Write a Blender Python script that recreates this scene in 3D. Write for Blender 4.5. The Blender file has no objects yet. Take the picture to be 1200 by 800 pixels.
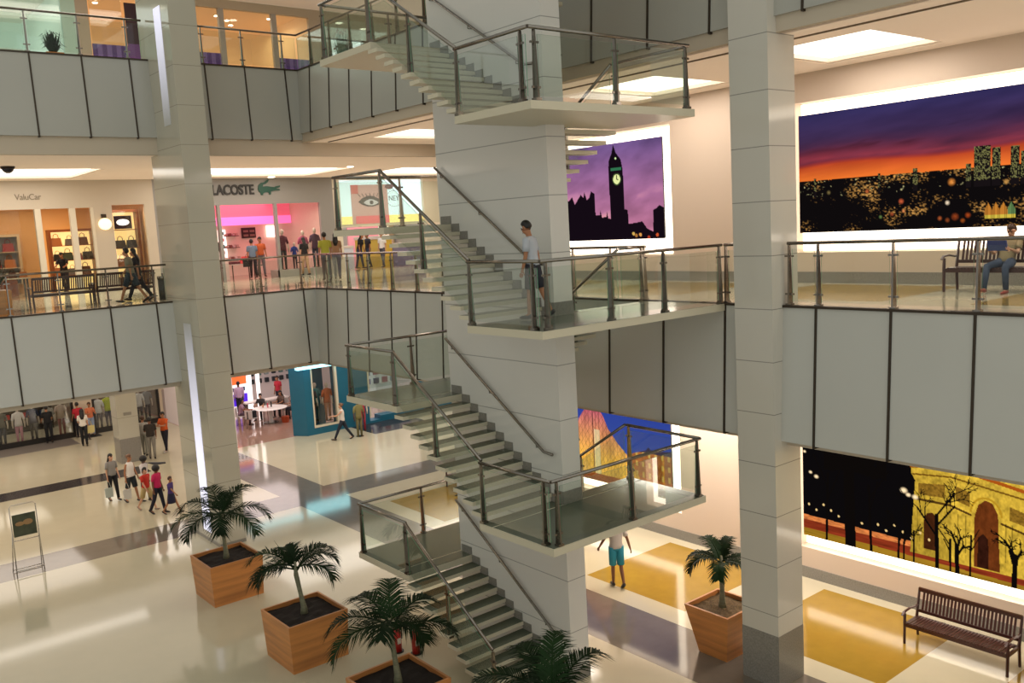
import bpy, math, random
import numpy as np
from mathutils import Vector, Matrix
random.seed(7)
COL = bpy.context.scene.collection
G, L2, L3 = -7.0, 0.0, 6.85          # ground, second and third floor levels
# ------------------------------------------------------------------ materials
def lin(c):
    if isinstance(c, str):
        c = [int(c[i:i+2], 16)/255 for i in (0, 2, 4)]
    return tuple(x/12.92 if x <= .04045 else ((x+.055)/1.055)**2.4 for x in c) + (1,)
MATS = {}
def mat(name, color, rough=.5, metal=0., emit=0., noise=0., nscale=4., stretch=(1, 1, 1), bump=0., coat=0., dark=None):
    if name in MATS: return MATS[name]
    m = bpy.data.materials.new(name); m.use_nodes = True
    nt = m.node_tree; b = nt.nodes['Principled BSDF']
    c = lin(color)
    b.inputs['Base Color'].default_value = c
    b.inputs['Roughness'].default_value = rough
    b.inputs['Metallic'].default_value = metal
    if coat: b.inputs['Coat Weight'].default_value = coat; b.inputs['Coat Roughness'].default_value = .04
    if emit:
        b.inputs['Emission Color'].default_value = c; b.inputs['Emission Strength'].default_value = emit
    if noise or bump:
        tc = nt.nodes.new('ShaderNodeTexCoord'); mp = nt.nodes.new('ShaderNodeMapping'); nz = nt.nodes.new('ShaderNodeTexNoise')
        mp.inputs['Scale'].default_value = stretch
        nz.inputs['Scale'].default_value = nscale; nz.inputs['Detail'].default_value = 5
        nt.links.new(tc.outputs['Object'], mp.inputs[0]); nt.links.new(mp.outputs[0], nz.inputs['Vector'])
        if noise:
            r = nt.nodes.new('ShaderNodeValToRGB')
            r.color_ramp.elements[0].position = .3; r.color_ramp.elements[1].position = .7
            d = lin(dark) if dark else tuple(x*(1-noise) for x in c[:3])+(1,)
            r.color_ramp.elements[0].color = d
            r.color_ramp.elements[1].color = tuple(min(1, x*(1+noise*.5)) for x in c[:3])+(1,)
            nt.links.new(nz.outputs['Fac'], r.inputs[0]); nt.links.new(r.outputs[0], b.inputs['Base Color'])
        if bump:
            bp = nt.nodes.new('ShaderNodeBump'); bp.inputs['Strength'].default_value = bump
            nt.links.new(nz.outputs['Fac'], bp.inputs['Height']); nt.links.new(bp.outputs[0], b.inputs['Normal'])
    MATS[name] = m; return m
def glass_mat(name, tint, refl=.09, rough=.02):
    if name in MATS: return MATS[name]
    m = bpy.data.materials.new(name); m.use_nodes = True; nt = m.node_tree; nt.nodes.clear()
    o = nt.nodes.new('ShaderNodeOutputMaterial'); mx = nt.nodes.new('ShaderNodeMixShader')
    t = nt.nodes.new('ShaderNodeBsdfTransparent'); g = nt.nodes.new('ShaderNodeBsdfGlossy'); lw = nt.nodes.new('ShaderNodeLayerWeight')
    t.inputs[0].default_value = lin(tint); g.inputs['Roughness'].default_value = rough
    lw.inputs[0].default_value = .25
    mul = nt.nodes.new('ShaderNodeMath'); mul.operation = 'MULTIPLY_ADD'; mul.inputs[1].default_value = .26; mul.inputs[2].default_value = refl
    nt.links.new(lw.outputs['Fresnel'], mul.inputs[0]); nt.links.new(mul.outputs[0], mx.inputs[0])
    nt.links.new(t.outputs[0], mx.inputs[1]); nt.links.new(g.outputs[0], mx.inputs[2]); nt.links.new(mx.outputs[0], o.inputs[0])
    MATS[name] = m; return m
def tile_mat(name, color, axis, w, h, rough=.12, line=.55):
    """large glossy panels with thin joints; axis: which object axis runs along the wall"""
    if name in MATS: return MATS[name]
    m = bpy.data.materials.new(name); m.use_nodes = True; nt = m.node_tree; b = nt.nodes['Principled BSDF']
    c = lin(color)
    tc = nt.nodes.new('ShaderNodeTexCoord'); sp = nt.nodes.new('ShaderNodeSeparateXYZ'); nt.links.new(tc.outputs['Object'], sp.inputs[0])
    def mth(op, a, bb=None):
        n = nt.nodes.new('ShaderNodeMath'); n.operation = op
        for i, v in enumerate((a, bb)):
            if v is None: continue
            if isinstance(v, (int, float)): n.inputs[i].default_value = v
            else: nt.links.new(v, n.inputs[i])
        return n.outputs[0]
    z = mth('FRACT', mth('DIVIDE', mth('ADD', sp.outputs[2], 100.), h)); lz = mth('LESS_THAN', z, .016/h)
    u = mth('FRACT', mth('DIVIDE', mth('ADD', sp.outputs[axis], 100.), w)); lu = mth('LESS_THAN', u, .008/w)
    l = mth('MAXIMUM', lz, lu) if w < 50 else lz
    mx = nt.nodes.new('ShaderNodeMix'); mx.data_type = 'RGBA'
    mx.inputs[6].default_value = c; mx.inputs[7].default_value = tuple(x*line for x in c[:3])+(1,)
    nt.links.new(l, mx.inputs[0]); nt.links.new(mx.outputs[2], b.inputs['Base Color'])
    b.inputs['Roughness'].default_value = rough; b.inputs['IOR'].default_value = 1.5
    MATS[name] = m; return m
# ------------------------------------------------------------------ mesh builder
def woff(o):
    v = Vector((0, 0, 0))
    while o is not None: v += o.location; o = o.parent
    return v
class MB:
    def __init__(s): s.v = []; s.f = []; s.m = []; s.k = 0
    def add(s, vs, fs, mi=None):
        n = len(s.v); s.v += [tuple(v) for v in vs]
        for f in fs: s.f.append([n+i for i in f]); s.m.append(s.k if mi is None else mi)
        return s
    def hexa(s, p, mi=None):
        return s.add(p, [(0, 3, 2, 1), (4, 5, 6, 7), (0, 1, 5, 4), (1, 2, 6, 5), (2, 3, 7, 6), (3, 0, 4, 7)], mi)
    def box(s, x0, x1, y0, y1, z0, z1, mi=None):
        return s.hexa([(x0, y0, z0), (x1, y0, z0), (x1, y1, z0), (x0, y1, z0), (x0, y0, z1), (x1, y0, z1), (x1, y1, z1), (x0, y1, z1)], mi)
    def boxc(s, c, d, mi=None):
        return s.box(c[0]-d[0]/2, c[0]+d[0]/2, c[1]-d[1]/2, c[1]+d[1]/2, c[2]-d[2]/2, c[2]+d[2]/2, mi)
    def prism(s, poly, a, b, axis, mi=None):
        """extrude a 2-D polygon along an axis between a and b"""
        def P(u, v, w): return {0: (w, u, v), 1: (u, w, v), 2: (u, v, w)}[axis]
        n = len(poly); vs = [P(u, v, a) for u, v in poly]+[P(u, v, b) for u, v in poly]
        fs = [tuple(range(n))[::-1], tuple(range(n, 2*n))]+[(i, (i+1) % n, n+(i+1) % n, n+i) for i in range(n)]
        return s.add(vs, fs, mi)
    def loft(s, pts, rad, side=(0, 1, 0), seg=10, mi=None):
        pts = [Vector(p) for p in pts]; n = len(pts); vs = []; fs = []
        for i, p in enumerate(pts):
            t = (pts[min(i+1, n-1)]-pts[max(i-1, 0)]).normalized()
            sd = Vector(side); a = sd-t*sd.dot(t)
            if a.length < .05: sd = Vector((1, 0, .01)); a = sd-t*sd.dot(t)
            a.normalize(); b = t.cross(a)
            r = rad[i] if isinstance(rad, (list, tuple)) else rad
            ra, rb = r if isinstance(r, (list, tuple)) else (r, r)
            for k in range(seg):
                an = 2*math.pi*k/seg; vs.append(p+a*ra*math.cos(an)+b*rb*math.sin(an))
        for i in range(n-1):
            for k in range(seg):
                k2 = (k+1) % seg; fs.append((i*seg+k, i*seg+k2, (i+1)*seg+k2, (i+1)*seg+k))
        fs.append(tuple(range(seg))[::-1]); fs.append(tuple((n-1)*seg+k for k in range(seg)))
        return s.add(vs, fs, mi)
    def tube(s, a, b, r, seg=8, mi=None): return s.loft([a, b], r, seg=seg, mi=mi)
    def ell(s, c, r, seg=10, rings=6, mi=None):
        pts = [(c[0], c[1], c[2]+r[2]*math.sin(math.pi*(i/rings-.5))) for i in range(rings+1)]
        rr = [(max(1e-4, r[1]*math.cos(math.pi*(i/rings-.5))), max(1e-4, r[0]*math.cos(math.pi*(i/rings-.5)))) for i in range(rings+1)]
        return s.loft(pts, rr, seg=seg, mi=mi)
    def build(s, name, mats, parent=None, smooth=False, world=True):
        me = bpy.data.meshes.new(name)
        off = woff(parent) if (world and parent is not None) else Vector((0, 0, 0))
        me.from_pydata([(v[0]-off.x, v[1]-off.y, v[2]-off.z) for v in s.v], [], s.f)
        if not isinstance(mats, (list, tuple)): mats = [mats]
        for m in mats: me.materials.append(m)
        me.polygons.foreach_set('material_index', s.m)
        if smooth:
            me.polygons.foreach_set('use_smooth', [len(f) < 6 for f in s.f])
        me.update()
        o = bpy.data.objects.new(name, me); COL.objects.link(o)
        if parent is not None: o.parent = parent
        return o
def tag(o, label=None, cat=None, group=None, kind=None):
    if label: o['label'] = label
    if cat: o['category'] = cat
    if group: o['group'] = group
    if kind: o['kind'] = kind
    return o
def thing(name, loc, label, cat, group=None, rz=0.):
    o = bpy.data.objects.new(name, None); COL.objects.link(o); o.location = loc; o.rotation_euler = (0, 0, math.radians(rz))
    o.empty_display_size = .1
    return tag(o, label, cat, group)
def struct(o): o['kind'] = 'structure'; return o
def dup(o, loc, rz=None, label=None, parent=None):
    c = o.copy(); COL.objects.link(c)
    if parent is None:
        c.location = loc
        if rz is not None: c.rotation_euler = (0, 0, math.radians(rz))
        if label: c['label'] = label
    else: c.parent = parent
    for ch in list(o.children): dup(ch, None, parent=c)
    return c
# palette
WHITE = mat('cream_wall', 'd9c9b4', .7)
CEIL = mat('ceiling_paint_glow', 'e6d2ba', .8, emit=.2)  # faint emission added to the paint stands in for bounced light
SOFFIT = mat('soffit_paint', 'c4b6a2', .8)
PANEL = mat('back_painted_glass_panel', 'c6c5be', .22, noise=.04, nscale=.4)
STEEL = mat('brushed_steel', '8e877f', .2, 1., noise=.1, nscale=30)
DSTEEL = mat('dark_steel', '4a4138', .45, .8)
TREAD = mat('treads_dark_granite', '596052', .18, noise=.15, nscale=60)
CREAM = mat('landing_edge_cream', 'cfc6ae', .35)
GRAN = mat('speckled_grey_granite', '8a857d', .3, noise=.28, nscale=45)
GLASS = glass_mat('railing_glass', 'f6faf7', .012)
GEDGE = mat('glass_edge_green', '5f9474', .2)
SHOPGLASS = glass_mat('shop_glass', 'f2f4f2', .05)
LIGHTW = mat('light_diffuser', 'fff6ea', .5, emit=2.5)
LED = mat('led_border', 'fff0dc', .5, emit=3.2)
DARK = mat('black_matter', '14110f', .5)
WOODB = mat('mahogany', '43201a', .35, noise=.25, nscale=8, stretch=(1, 8, 8))
def wood_mat():
    m = mat('planter_wood', 'cc8748', .42, noise=.3, nscale=1.7, stretch=(.35, .35, 4.2), dark='a86c3c')
    return m
WOOD = wood_mat()
SOIL = mat('soil', '1c0f08', .95, noise=.5, nscale=25, bump=.6)
LEAF = mat('palm_leaf', '0e2208', .62, noise=.35, nscale=5)
LEAF2 = mat('palm_leaf_light', '183010', .62, noise=.3, nscale=5)
TRUNK = mat('palm_trunk', '7c7a60', .6, noise=.3, nscale=9, stretch=(1, 1, 6))
# ------------------------------------------------------------------ floors
FW = mat('floor_white_polished', 'c5bca3', .085, noise=.035, nscale=1.2)
FG = mat('floor_grey_polished', '766d63', .08, noise=.08, nscale=3)
FD = mat('floor_dark_granite', '393437', .1, noise=.15, nscale=8)
FY = mat('floor_ochre', '9e7e30', .12, noise=.08, nscale=3)
FP = mat('floor_rose_polished', 'b08a78', .08, noise=.05)
FM = mat('floor_mat_grey', '6a625c', .6)
for _m in (LEAF, LEAF2): _m.node_tree.nodes['Principled BSDF'].inputs['Specular IOR Level'].default_value = .15
for _m in (FW, FG, FY, FD, FP): _m.node_tree.nodes['Principled BSDF'].inputs['IOR'].default_value = 1.55
def floor(name, xc, yc, z, fn, thick=.12):
    mb = MB(); vi = {}
    vs = []; fs = []; ms = []
    def vid(i, j):
        if (i, j) not in vi: vi[(i, j)] = len(vs); vs.append((xc[i], yc[j], z))
        return vi[(i, j)]
    for i in range(len(xc)-1):
        for j in range(len(yc)-1):
            k = fn((xc[i]+xc[i+1])/2, (yc[j]+yc[j+1])/2)
            if k is None: continue
            fs.append((vid(i, j), vid(i+1, j), vid(i+1, j+1), vid(i, j+1))); ms.append(k)
    mb.v = vs; mb.f = fs; mb.m = ms
    o = mb.build(name, [FW, FG, FD, FY, FP, FM]); struct(o); return o
SQ = [(8.1, 11.2), (12.7, 15.8), (17.3, 20.4), (21.9, 25.0), (3.5, 6.6)]
def insq(x, y): return 14.75 < x < 17.85 and any(a < y < b for a, b in SQ)
ycuts = sorted({v for ab in SQ for v in ab})
def fg(x, y):
    if x > 14.4 and y > 36.6: return 4
    if x < 10.0 and 43.6 < y < 45.6: return 5
    if x < 10.6 and 35.7 < y < 36.95: return 2
    if 19.6 < x < 22.6 and 34.0 < y < 36.2: return 2
    if 12.5 < x < 14.15 and y < 36.6: return 1
    if 26.8 < y < 28.4: return 1
    if insq(x, y): return 3
    return 0
floor('floor', [-12, 10.0, 10.6, 12.5, 14.15, 14.4, 14.75, 17.85, 19.6, 22.6, 34], sorted(ycuts+[-4, 26.8, 28.4, 34.0, 35.7, 36.2, 36.6, 36.95, 43.6, 45.6, 54]), G, fg)
def fu(z):
    def f(x, y):
        if x < 13.67 and y < 26.85: return None
        if y > 36.5: return 4 if x > 13 else 0
        if insq(x, y): return 3
        if 13.67 < x < 14.3 and y < 26: return 0
        if 28.8 < y < 29.6: return 1
        return 0
    return f
xc = [-6, 13.67, 14.3, 14.75, 17.85, 34]; yc = sorted(ycuts+[-1, 26, 26.85, 28.8, 29.6, 36.5, 46])
floor('floor.001', xc, yc, L2, fu(L2)); floor('floor.002', xc, yc, L3, fu(L3))
# ------------------------------------------------------------------ ceilings / slabs with light coffers
def ceiling(name, z, holes, regions, matl=CEIL, depth=.14):
    """flat ceiling made of rectangles with rectangular coffers cut out of it"""
    xs = sorted({v for r in regions for v in r[:2]} | {v for h in holes for v in h[:2]})
    ys = sorted({v for r in regions for v in r[2:]} | {v for h in holes for v in h[2:]})
    mb = MB()
    for i in range(len(xs)-1):
        for j in range(len(ys)-1):
            cx, cy = (xs[i]+xs[i+1])/2, (ys[j]+ys[j+1])/2
            if not any(a < cx < b and c < cy < d for a, b, c, d in regions): continue
            if any(a < cx < b and c < cy < d for a, b, c, d in holes): continue
            mb.add([(xs[i], ys[j], z), (xs[i], ys[j+1], z), (xs[i+1], ys[j+1], z), (xs[i+1], ys[j], z)], [(0, 1, 2, 3)])
    for a, b, c, d in holes:
        mb.add([(a, c, z), (b, c, z), (b, d, z), (a, d, z), (a, c, z+depth), (b, c, z+depth), (b, d, z+depth), (a, d, z+depth)],
               [(0, 1, 5, 4), (1, 2, 6, 5), (2, 3, 7, 6), (3, 0, 4, 7)])
    return struct(mb.build(name, matl))
def coffer(a, b, c, d, z, label, group, power=60., col=(1, .9, .78), depth=.14, dm=None):
    t = thing('ceiling_light', ((a+b)/2, (c+d)/2, z+depth), label, 'ceiling light', group)
    MB().box(a+.002, b-.002, c+.002, d-.002, z+depth-.03, z+depth-.005).build('diffuser', dm or LIGHTW, t)
    fr = MB(); w = .09
    for x0, x1, y0, y1 in ((a, b, c, c+w), (a, b, d-w, d), (a, a+w, c+w, d-w), (b-w, b, c+w, d-w)): fr.box(x0+.003, x1-.003, y0+.003, y1-.003, z+.02, z+depth-.032)
    fr.build('rim', mat('coffer_rim', 'efe0cc', .6), t)
    ld = bpy.data.lights.new('coffer_lamp', 'AREA'); ld.shape = 'RECTANGLE'; ld.size = b-a-.3; ld.size_y = d-c-.3; ld.energy = power; ld.color = col
    lo = bpy.data.objects.new('coffer_lamp', ld); COL.objects.link(lo); lo.location = ((a+b)/2, (c+d)/2, z-.03)
    return t
def area(loc, sx, sy, e, col=(1, .9, .8), rot=(0, 0, 0), spread=None):
    ld = bpy.data.lights.new('area_lamp', 'AREA'); ld.shape = 'RECTANGLE'; ld.size = sx; ld.size_y = sy; ld.energy = e; ld.color = col
    if spread: ld.spread = math.radians(spread)
    lo = bpy.data.objects.new('area_lamp', ld); COL.objects.link(lo); lo.location = loc; lo.rotation_euler = [math.radians(a) for a in rot]
    return lo
RH = [(15.05, 17.65, 8.4, 10.85), (15.05, 17.65, 13.3, 15.65), (15.05, 17.65, 18.2, 20.6), (15.05, 17.65, 3.5, 5.9)]
RH2 = RH+[(15.2, 17.9, 22.9, 25.4)]
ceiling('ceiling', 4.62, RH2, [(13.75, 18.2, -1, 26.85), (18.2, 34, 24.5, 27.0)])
where = ['nearest the camera-side column', 'behind the middle landing', 'behind the stair pier', 'at the right frame edge', 'by the far corner of the void']
for i, h in enumerate(RH2):
    coffer(*h, 4.62, 'white square recessed ceiling light over the right gallery, '+where[i], 'square ceiling lights over the right gallery', 75, (1, .91, .82))
LH = [(4.3, 8.95, 31.5, 35.7), (11.6, 18.2, 31.5, 35.7), (-3.5, 2.0, 31.5, 35.7), (20.4, 25.5, 31.5, 35.7)]
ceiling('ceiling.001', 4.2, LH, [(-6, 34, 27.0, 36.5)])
wl = ['above the bag shop', 'above the pink-lit clothes shop', 'at the far left', 'above the shop with the eye poster']
for i, h in enumerate(LH): coffer(*h, 4.2, 'long white recessed ceiling light '+wl[i], 'long ceiling lights over the left gallery', 55, (1, .91, .82))
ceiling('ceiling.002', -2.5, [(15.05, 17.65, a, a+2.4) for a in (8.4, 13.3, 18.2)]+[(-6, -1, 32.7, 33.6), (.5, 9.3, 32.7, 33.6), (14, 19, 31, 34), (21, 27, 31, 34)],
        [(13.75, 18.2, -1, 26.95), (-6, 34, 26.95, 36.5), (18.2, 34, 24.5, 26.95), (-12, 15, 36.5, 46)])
for a in (8.4, 13.3, 18.2): coffer(15.05, 17.65, a, a+2.4, -2.5, 'white recessed ceiling light under the middle level floor', 'ceiling lights under the middle level', 125, (1, .91, .82))
for a, b, y0, y1 in ((-6, -1, 32.7, 33.6), (.5, 9.3, 32.7, 33.6), (14, 19, 31, 34), (21, 27, 31, 34)): coffer(a, b, y0, y1, -2.5, 'white recessed ceiling light under the middle level floor', 'ceiling lights under the middle level', 30, (1, .91, .82), dm=mat('dim_diffuser', 'fff6ea', .5, emit=1.3))
area((3, 31.4, -2.56), 17, 8.6, 300, (1, .9, .78)); area((19, 31.4, -2.56), 12, 8.6, 230, (1, .9, .8)); area((16.9, 14, -2.56), .4, 19, 300, (1, .9, .8), rot=(0, -52, 0)); area((4, 40.5, -2.6), 10, 5, 260, (1, .9, .8)); area((12.5, 40.5, -2.6), 2.5, 5, 90, (1, .9, .8))  # added lamps: broad fill under the ceiling, tilted one brightens the right wall
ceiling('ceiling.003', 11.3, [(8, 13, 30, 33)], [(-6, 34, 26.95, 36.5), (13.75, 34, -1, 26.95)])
coffer(8, 13, 30, 33, 11.3, 'white recessed light in the top level ceiling', 'ceiling lights over the top level', 70, (1, .85, .72))
area((16, 29, 11.2), 5, 3, 50, (1, .85, .72)); area((4, 31, 11.2), 5, 4, 40, (.95, 1, .92))
# slab bands (fascias) -----------------------------------------------------
def fascia(name, axis, fix, u0, u1, ztop, zbot, strips, lean=.13, inner=+1, bend=.12):
    """panelled slab edge leaning outwards at the foot, with a dark steel strip below each railing post"""
    t = MB(); d = -inner*lean
    if axis == 'x': P = lambda u, w, z: (u, fix+w, z)
    else: P = lambda u, w, z: (fix+w, u, z)
    a = [P(u0, 0, ztop), P(u1, 0, ztop), P(u1, .1*inner, ztop), P(u0, .1*inner, ztop)]
    b = [P(u0, d, zbot), P(u1, d, zbot), P(u1, d+.1*inner, zbot), P(u0, d+.1*inner, zbot)]
    t.hexa(b+a)
    o = struct(t.build(name, PANEL if ztop < 3 else mat('back_painted_glass_panel_dimmed', 'b0aea5', .22, noise=.04, nscale=.4)))  # upper band gets a darker copy, its dimmer light put into the colour
    cap = MB(); q = [P(u0, -.03*inner, ztop-.03), P(u1, .1*inner, ztop+.012)]
    cap.box(min(q[0][0], q[1][0]), max(q[0][0], q[1][0]), min(q[0][1], q[1][1]), max(q[0][1], q[1][1]), ztop-.03, ztop+.012)
    cap.build('edge_cap', DSTEEL, o, world=True)
    for u in strips:
        m = MB(); w = .02; th = .02*inner
        a = [P(u-w, -th, ztop), P(u+w, -th, ztop), P(u+w, 0, ztop), P(u-w, 0, ztop)]
        b = [P(u-w, d-th, zbot), P(u+w, d-th, zbot), P(u+w, d, zbot), P(u-w, d, zbot)]
        m.hexa(b+a)
        # little return foot under the panel
        q = [P(u-w, d-th, zbot-.05), P(u+w, d-th+inner*.3, zbot)]
        m.box(min(q[0][0], q[1][0]), max(q[0][0], q[1][0]), min(q[0][1], q[1][1]), max(q[0][1], q[1][1]), zbot-.04, zbot)
        m.build('steel_strip', DSTEEL, o)
    return o
XS_L2a = [2.35, 3.6, 4.84, 6.09, 7.33, 8.6]; XS_L2b = [10.62, 11.88, 13.24]
YS_far = [26.07, 24.75, 23.53, 22.24, 20.97, 19.7, 18.4, 17.1, 15.8, 14.7, 13.55, 12.05, 10.55]; YS_near = [8.66, 7.33, 6.03, 4.7, 3.4]
fascia('trim_1', 'x', 26.85, -6, 13.67, L2, -2.35, XS_L2a+XS_L2b)
fascia('trim_2', 'y', 13.67, -1, 26.85, L2, -2.4, YS_far+YS_near)
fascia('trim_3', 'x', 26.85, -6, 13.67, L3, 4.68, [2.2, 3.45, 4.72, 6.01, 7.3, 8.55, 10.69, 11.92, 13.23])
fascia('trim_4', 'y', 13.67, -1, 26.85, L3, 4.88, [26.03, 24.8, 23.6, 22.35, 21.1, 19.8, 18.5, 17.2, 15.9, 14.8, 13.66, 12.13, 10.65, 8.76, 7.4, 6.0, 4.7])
m = MB(); m.box(-6, 13.6, 26.8, 27.0, 4.2, 4.68); struct(m.build('trim_5', SOFFIT))
m = MB(); m.box(13.6, 13.85, -1, 27.0, 4.62, 4.88); m.box(13.6, 34, 26.8, 27.0, 4.2, 4.62); struct(m.build('trim_6', SOFFIT))
m = MB(); m.box(-6, 13.7, 26.9, 27.1, -2.5, -2.3); m.box(13.72, 13.9, -1, 27.0, -2.5, -2.38); struct(m.build('trim_7', SOFFIT))
# thin shadow groove along the right gallery soffit
m = MB(); m.box(14.35, 14.41, -1, 26.5, 4.6, 4.63); struct(m.build('trim_8', mat('shadow_gap', '6d5a42', .8)))
# ------------------------------------------------------------------ right wall with lit niches
WX = 18.2
def wall_with_holes(name, x, y0, y1, z0, z1, holes, matl):
    ys = sorted({y0, y1} | {v for h in holes for v in h[:2]}); zs = sorted({z0, z1} | {v for h in holes for v in h[2:]}); mb = MB()
    for i in range(len(ys)-1):
        for j in range(len(zs)-1):
            cy, cz = (ys[i]+ys[i+1])/2, (zs[j]+zs[j+1])/2
            if any(a < cy < b and c < cz < d for a, b, c, d in holes): continue
            mb.add([(x, ys[i], zs[j]), (x, ys[i], zs[j+1]), (x, ys[i+1], zs[j+1]), (x, ys[i+1], zs[j])], [(0, 1, 2, 3)])
    for a, b, c, d in holes:
        X = x+.3
        mb.add([(x, a, c), (x, b, c), (x, b, d), (x, a, d), (X, a, c), (X, b, c), (X, b, d), (X, a, d)],
               [(0, 1, 5, 4), (1, 2, 6, 5), (2, 3, 7, 6), (3, 0, 4, 7), (4, 5, 6, 7)])
    mb.add([(x, y1, z0), (x, y1, z1), (x+.3, y1, z1), (x+.3, y1, z0)], [(0, 1, 2, 3)])
    return struct(mb.build(name, matl))
WR = mat('right_wall_paint', 'cfbcaa', .6)
N2 = [(4.3, 12.03, .68, 3.99), (15.66, 23.2, .68, 3.99)]
N1 = [(4.3, 12.05, -6.26, -2.9), (15.66, 23.2, -6.26, -2.9)]
wall_with_holes('wall_right', WX, -1, 24.5, L2, 4.62, N2, WR)
wall_with_holes('wall_right.001', WX, -1, 24.5, G, -2.5, N1, WR)
wall_with_holes('wall_right.002', WX, -1, 24.5, L3, 11.3, [], WR)
m = MB(); m.box(WX-.02, WX+.001, -1, 24.5, L2, .245); struct(m.build('baseboard_right', GRAN))
m = MB(); m.box(WX-.02, WX+.001, -1, 24.5, G, -6.73); struct(m.build('baseboard_right.001', GRAN))
m = MB(); m.box(WX+.3, 34, 24.3, 24.5, G, -2.5); m.box(WX+.3, 34, 24.3, 24.5, 0, 4.62); m.box(WX+.3, 34, 24.3, 24.5, L3, 11.3); struct(m.build('wall_far_right', WR))
# ------------------------------------------------------------------ painted pictures
def vnoise(x, y, seed=0, oct=4):
    """value noise on arrays"""
    rs = np.random.RandomState(seed); T = rs.rand(256, 256); out = np.zeros_like(x); amp = .5; tot = 0
    for o in range(oct):
        xi = np.floor(x).astype(int); yi = np.floor(y).astype(int); fx = x-xi; fy = y-yi
        fx = fx*fx*(3-2*fx); fy = fy*fy*(3-2*fy)
        a = T[xi % 256, yi % 256]; b = T[(xi+1) % 256, yi % 256]; c = T[xi % 256, (yi+1) % 256]; d = T[(xi+1) % 256, (yi+1) % 256]
        out += amp*((a*(1-fx)+b*fx)*(1-fy)+(c*(1-fx)+d*fx)*fy); tot += amp; amp *= .5; x = x*2.03+17; y = y*2.03+5
    return out/tot
def inpoly(Y, Z, poly):
    r = np.zeros(Y.shape, bool); n = len(poly)
    for i in range(n):
        (x1, y1), (x2, y2) = poly[i], poly[(i+1) % n]
        if y1 == y2: continue
        c = ((y1 > Z) != (y2 > Z)) & (Y < (x2-x1)*(Z-y1)/(y2-y1)+x1); r ^= c
    return r
def L3c(h): return np.array(lin(h)[:3])
def mixc(C, mask, col): C[mask] = L3c(col) if isinstance(col, str) else col
def segd(Y, Z, a, b):
    ax, ay = a; bx, by = b; dx, dy = bx-ax, by-ay; t = np.clip(((Y-ax)*dx+(Z-ay)*dy)/(dx*dx+dy*dy+1e-9), 0, 1)
    return np.hypot(Y-ax-t*dx, Z-ay-t*dy)
def painted(y0, y1, z0, z1, ny, nz, fn, name, label, strength=1.0, x=WX+.02):
    t = thing('backlit_picture', (x+.1, (y0+y1)/2, z0), label, 'picture')
    ys = np.linspace(y0, y1, ny); zs = np.linspace(z0, z1, nz); Y, Z = np.meshgrid(ys, zs, indexing='ij')
    C = np.clip(fn(Y, Z), 0, 1)
    me = bpy.data.meshes.new(name)
    off = t.location
    vs = np.stack([np.full(Y.shape, x-off.x), Y-off.y, Z-off.z], -1).reshape(-1, 3)
    idx = np.arange(ny*nz).reshape(ny, nz)
    fs = np.stack([idx[:-1, :-1], idx[:-1, 1:], idx[1:, 1:], idx[1:, :-1]], -1).reshape(-1, 4)
    me.from_pydata(vs.tolist(), [], fs.tolist())
    ca = me.color_attributes.new('paint', 'FLOAT_COLOR', 'POINT')
    ca.data.foreach_set('color', np.concatenate([C.reshape(-1, 3), np.ones((ny*nz, 1))], 1).ravel().astype(np.float32))
    pm = bpy.data.materials.new(name+'_print'); pm.use_nodes = True; nt = pm.node_tree; b = nt.nodes['Principled BSDF']
    at = nt.nodes.new('ShaderNodeAttribute'); at.attribute_name = 'paint'
    nt.links.new(at.outputs['Color'], b.inputs['Emission Color']); b.inputs['Emission Strength'].default_value = strength
    b.inputs['Base Color'].default_value = (0, 0, 0, 1); b.inputs['IOR'].default_value = 1.01; b.inputs['Roughness'].default_value = .45; b.inputs['Specular IOR Level'].default_value = 0.
    me.materials.append(pm)
    o = bpy.data.objects.new('printed_face', me); COL.objects.link(o); o.parent = t
    MB().box(x+.004, x+.05, y0+.004, y1-.004, z0+.004, z1-.004).build('backing_panel', DARK, t)
    lb = MB(); X = WX+.285                      # light strip glowing on the back of the niche around the print
    a, bb, c, d = y0-.29, y1+.28, z0-.26, z1+.27
    return t, (a, bb, c, d)
def niche_glow(h, parent, zt=None):
    a, b, c, d = h; X0, X1 = WX+.26, WX+.29; e = .02
    m = MB(); m.box(X0, X1, a+e, b-e, c+e, d-e)
    m.build('bright_strip', LED, parent)
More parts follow.
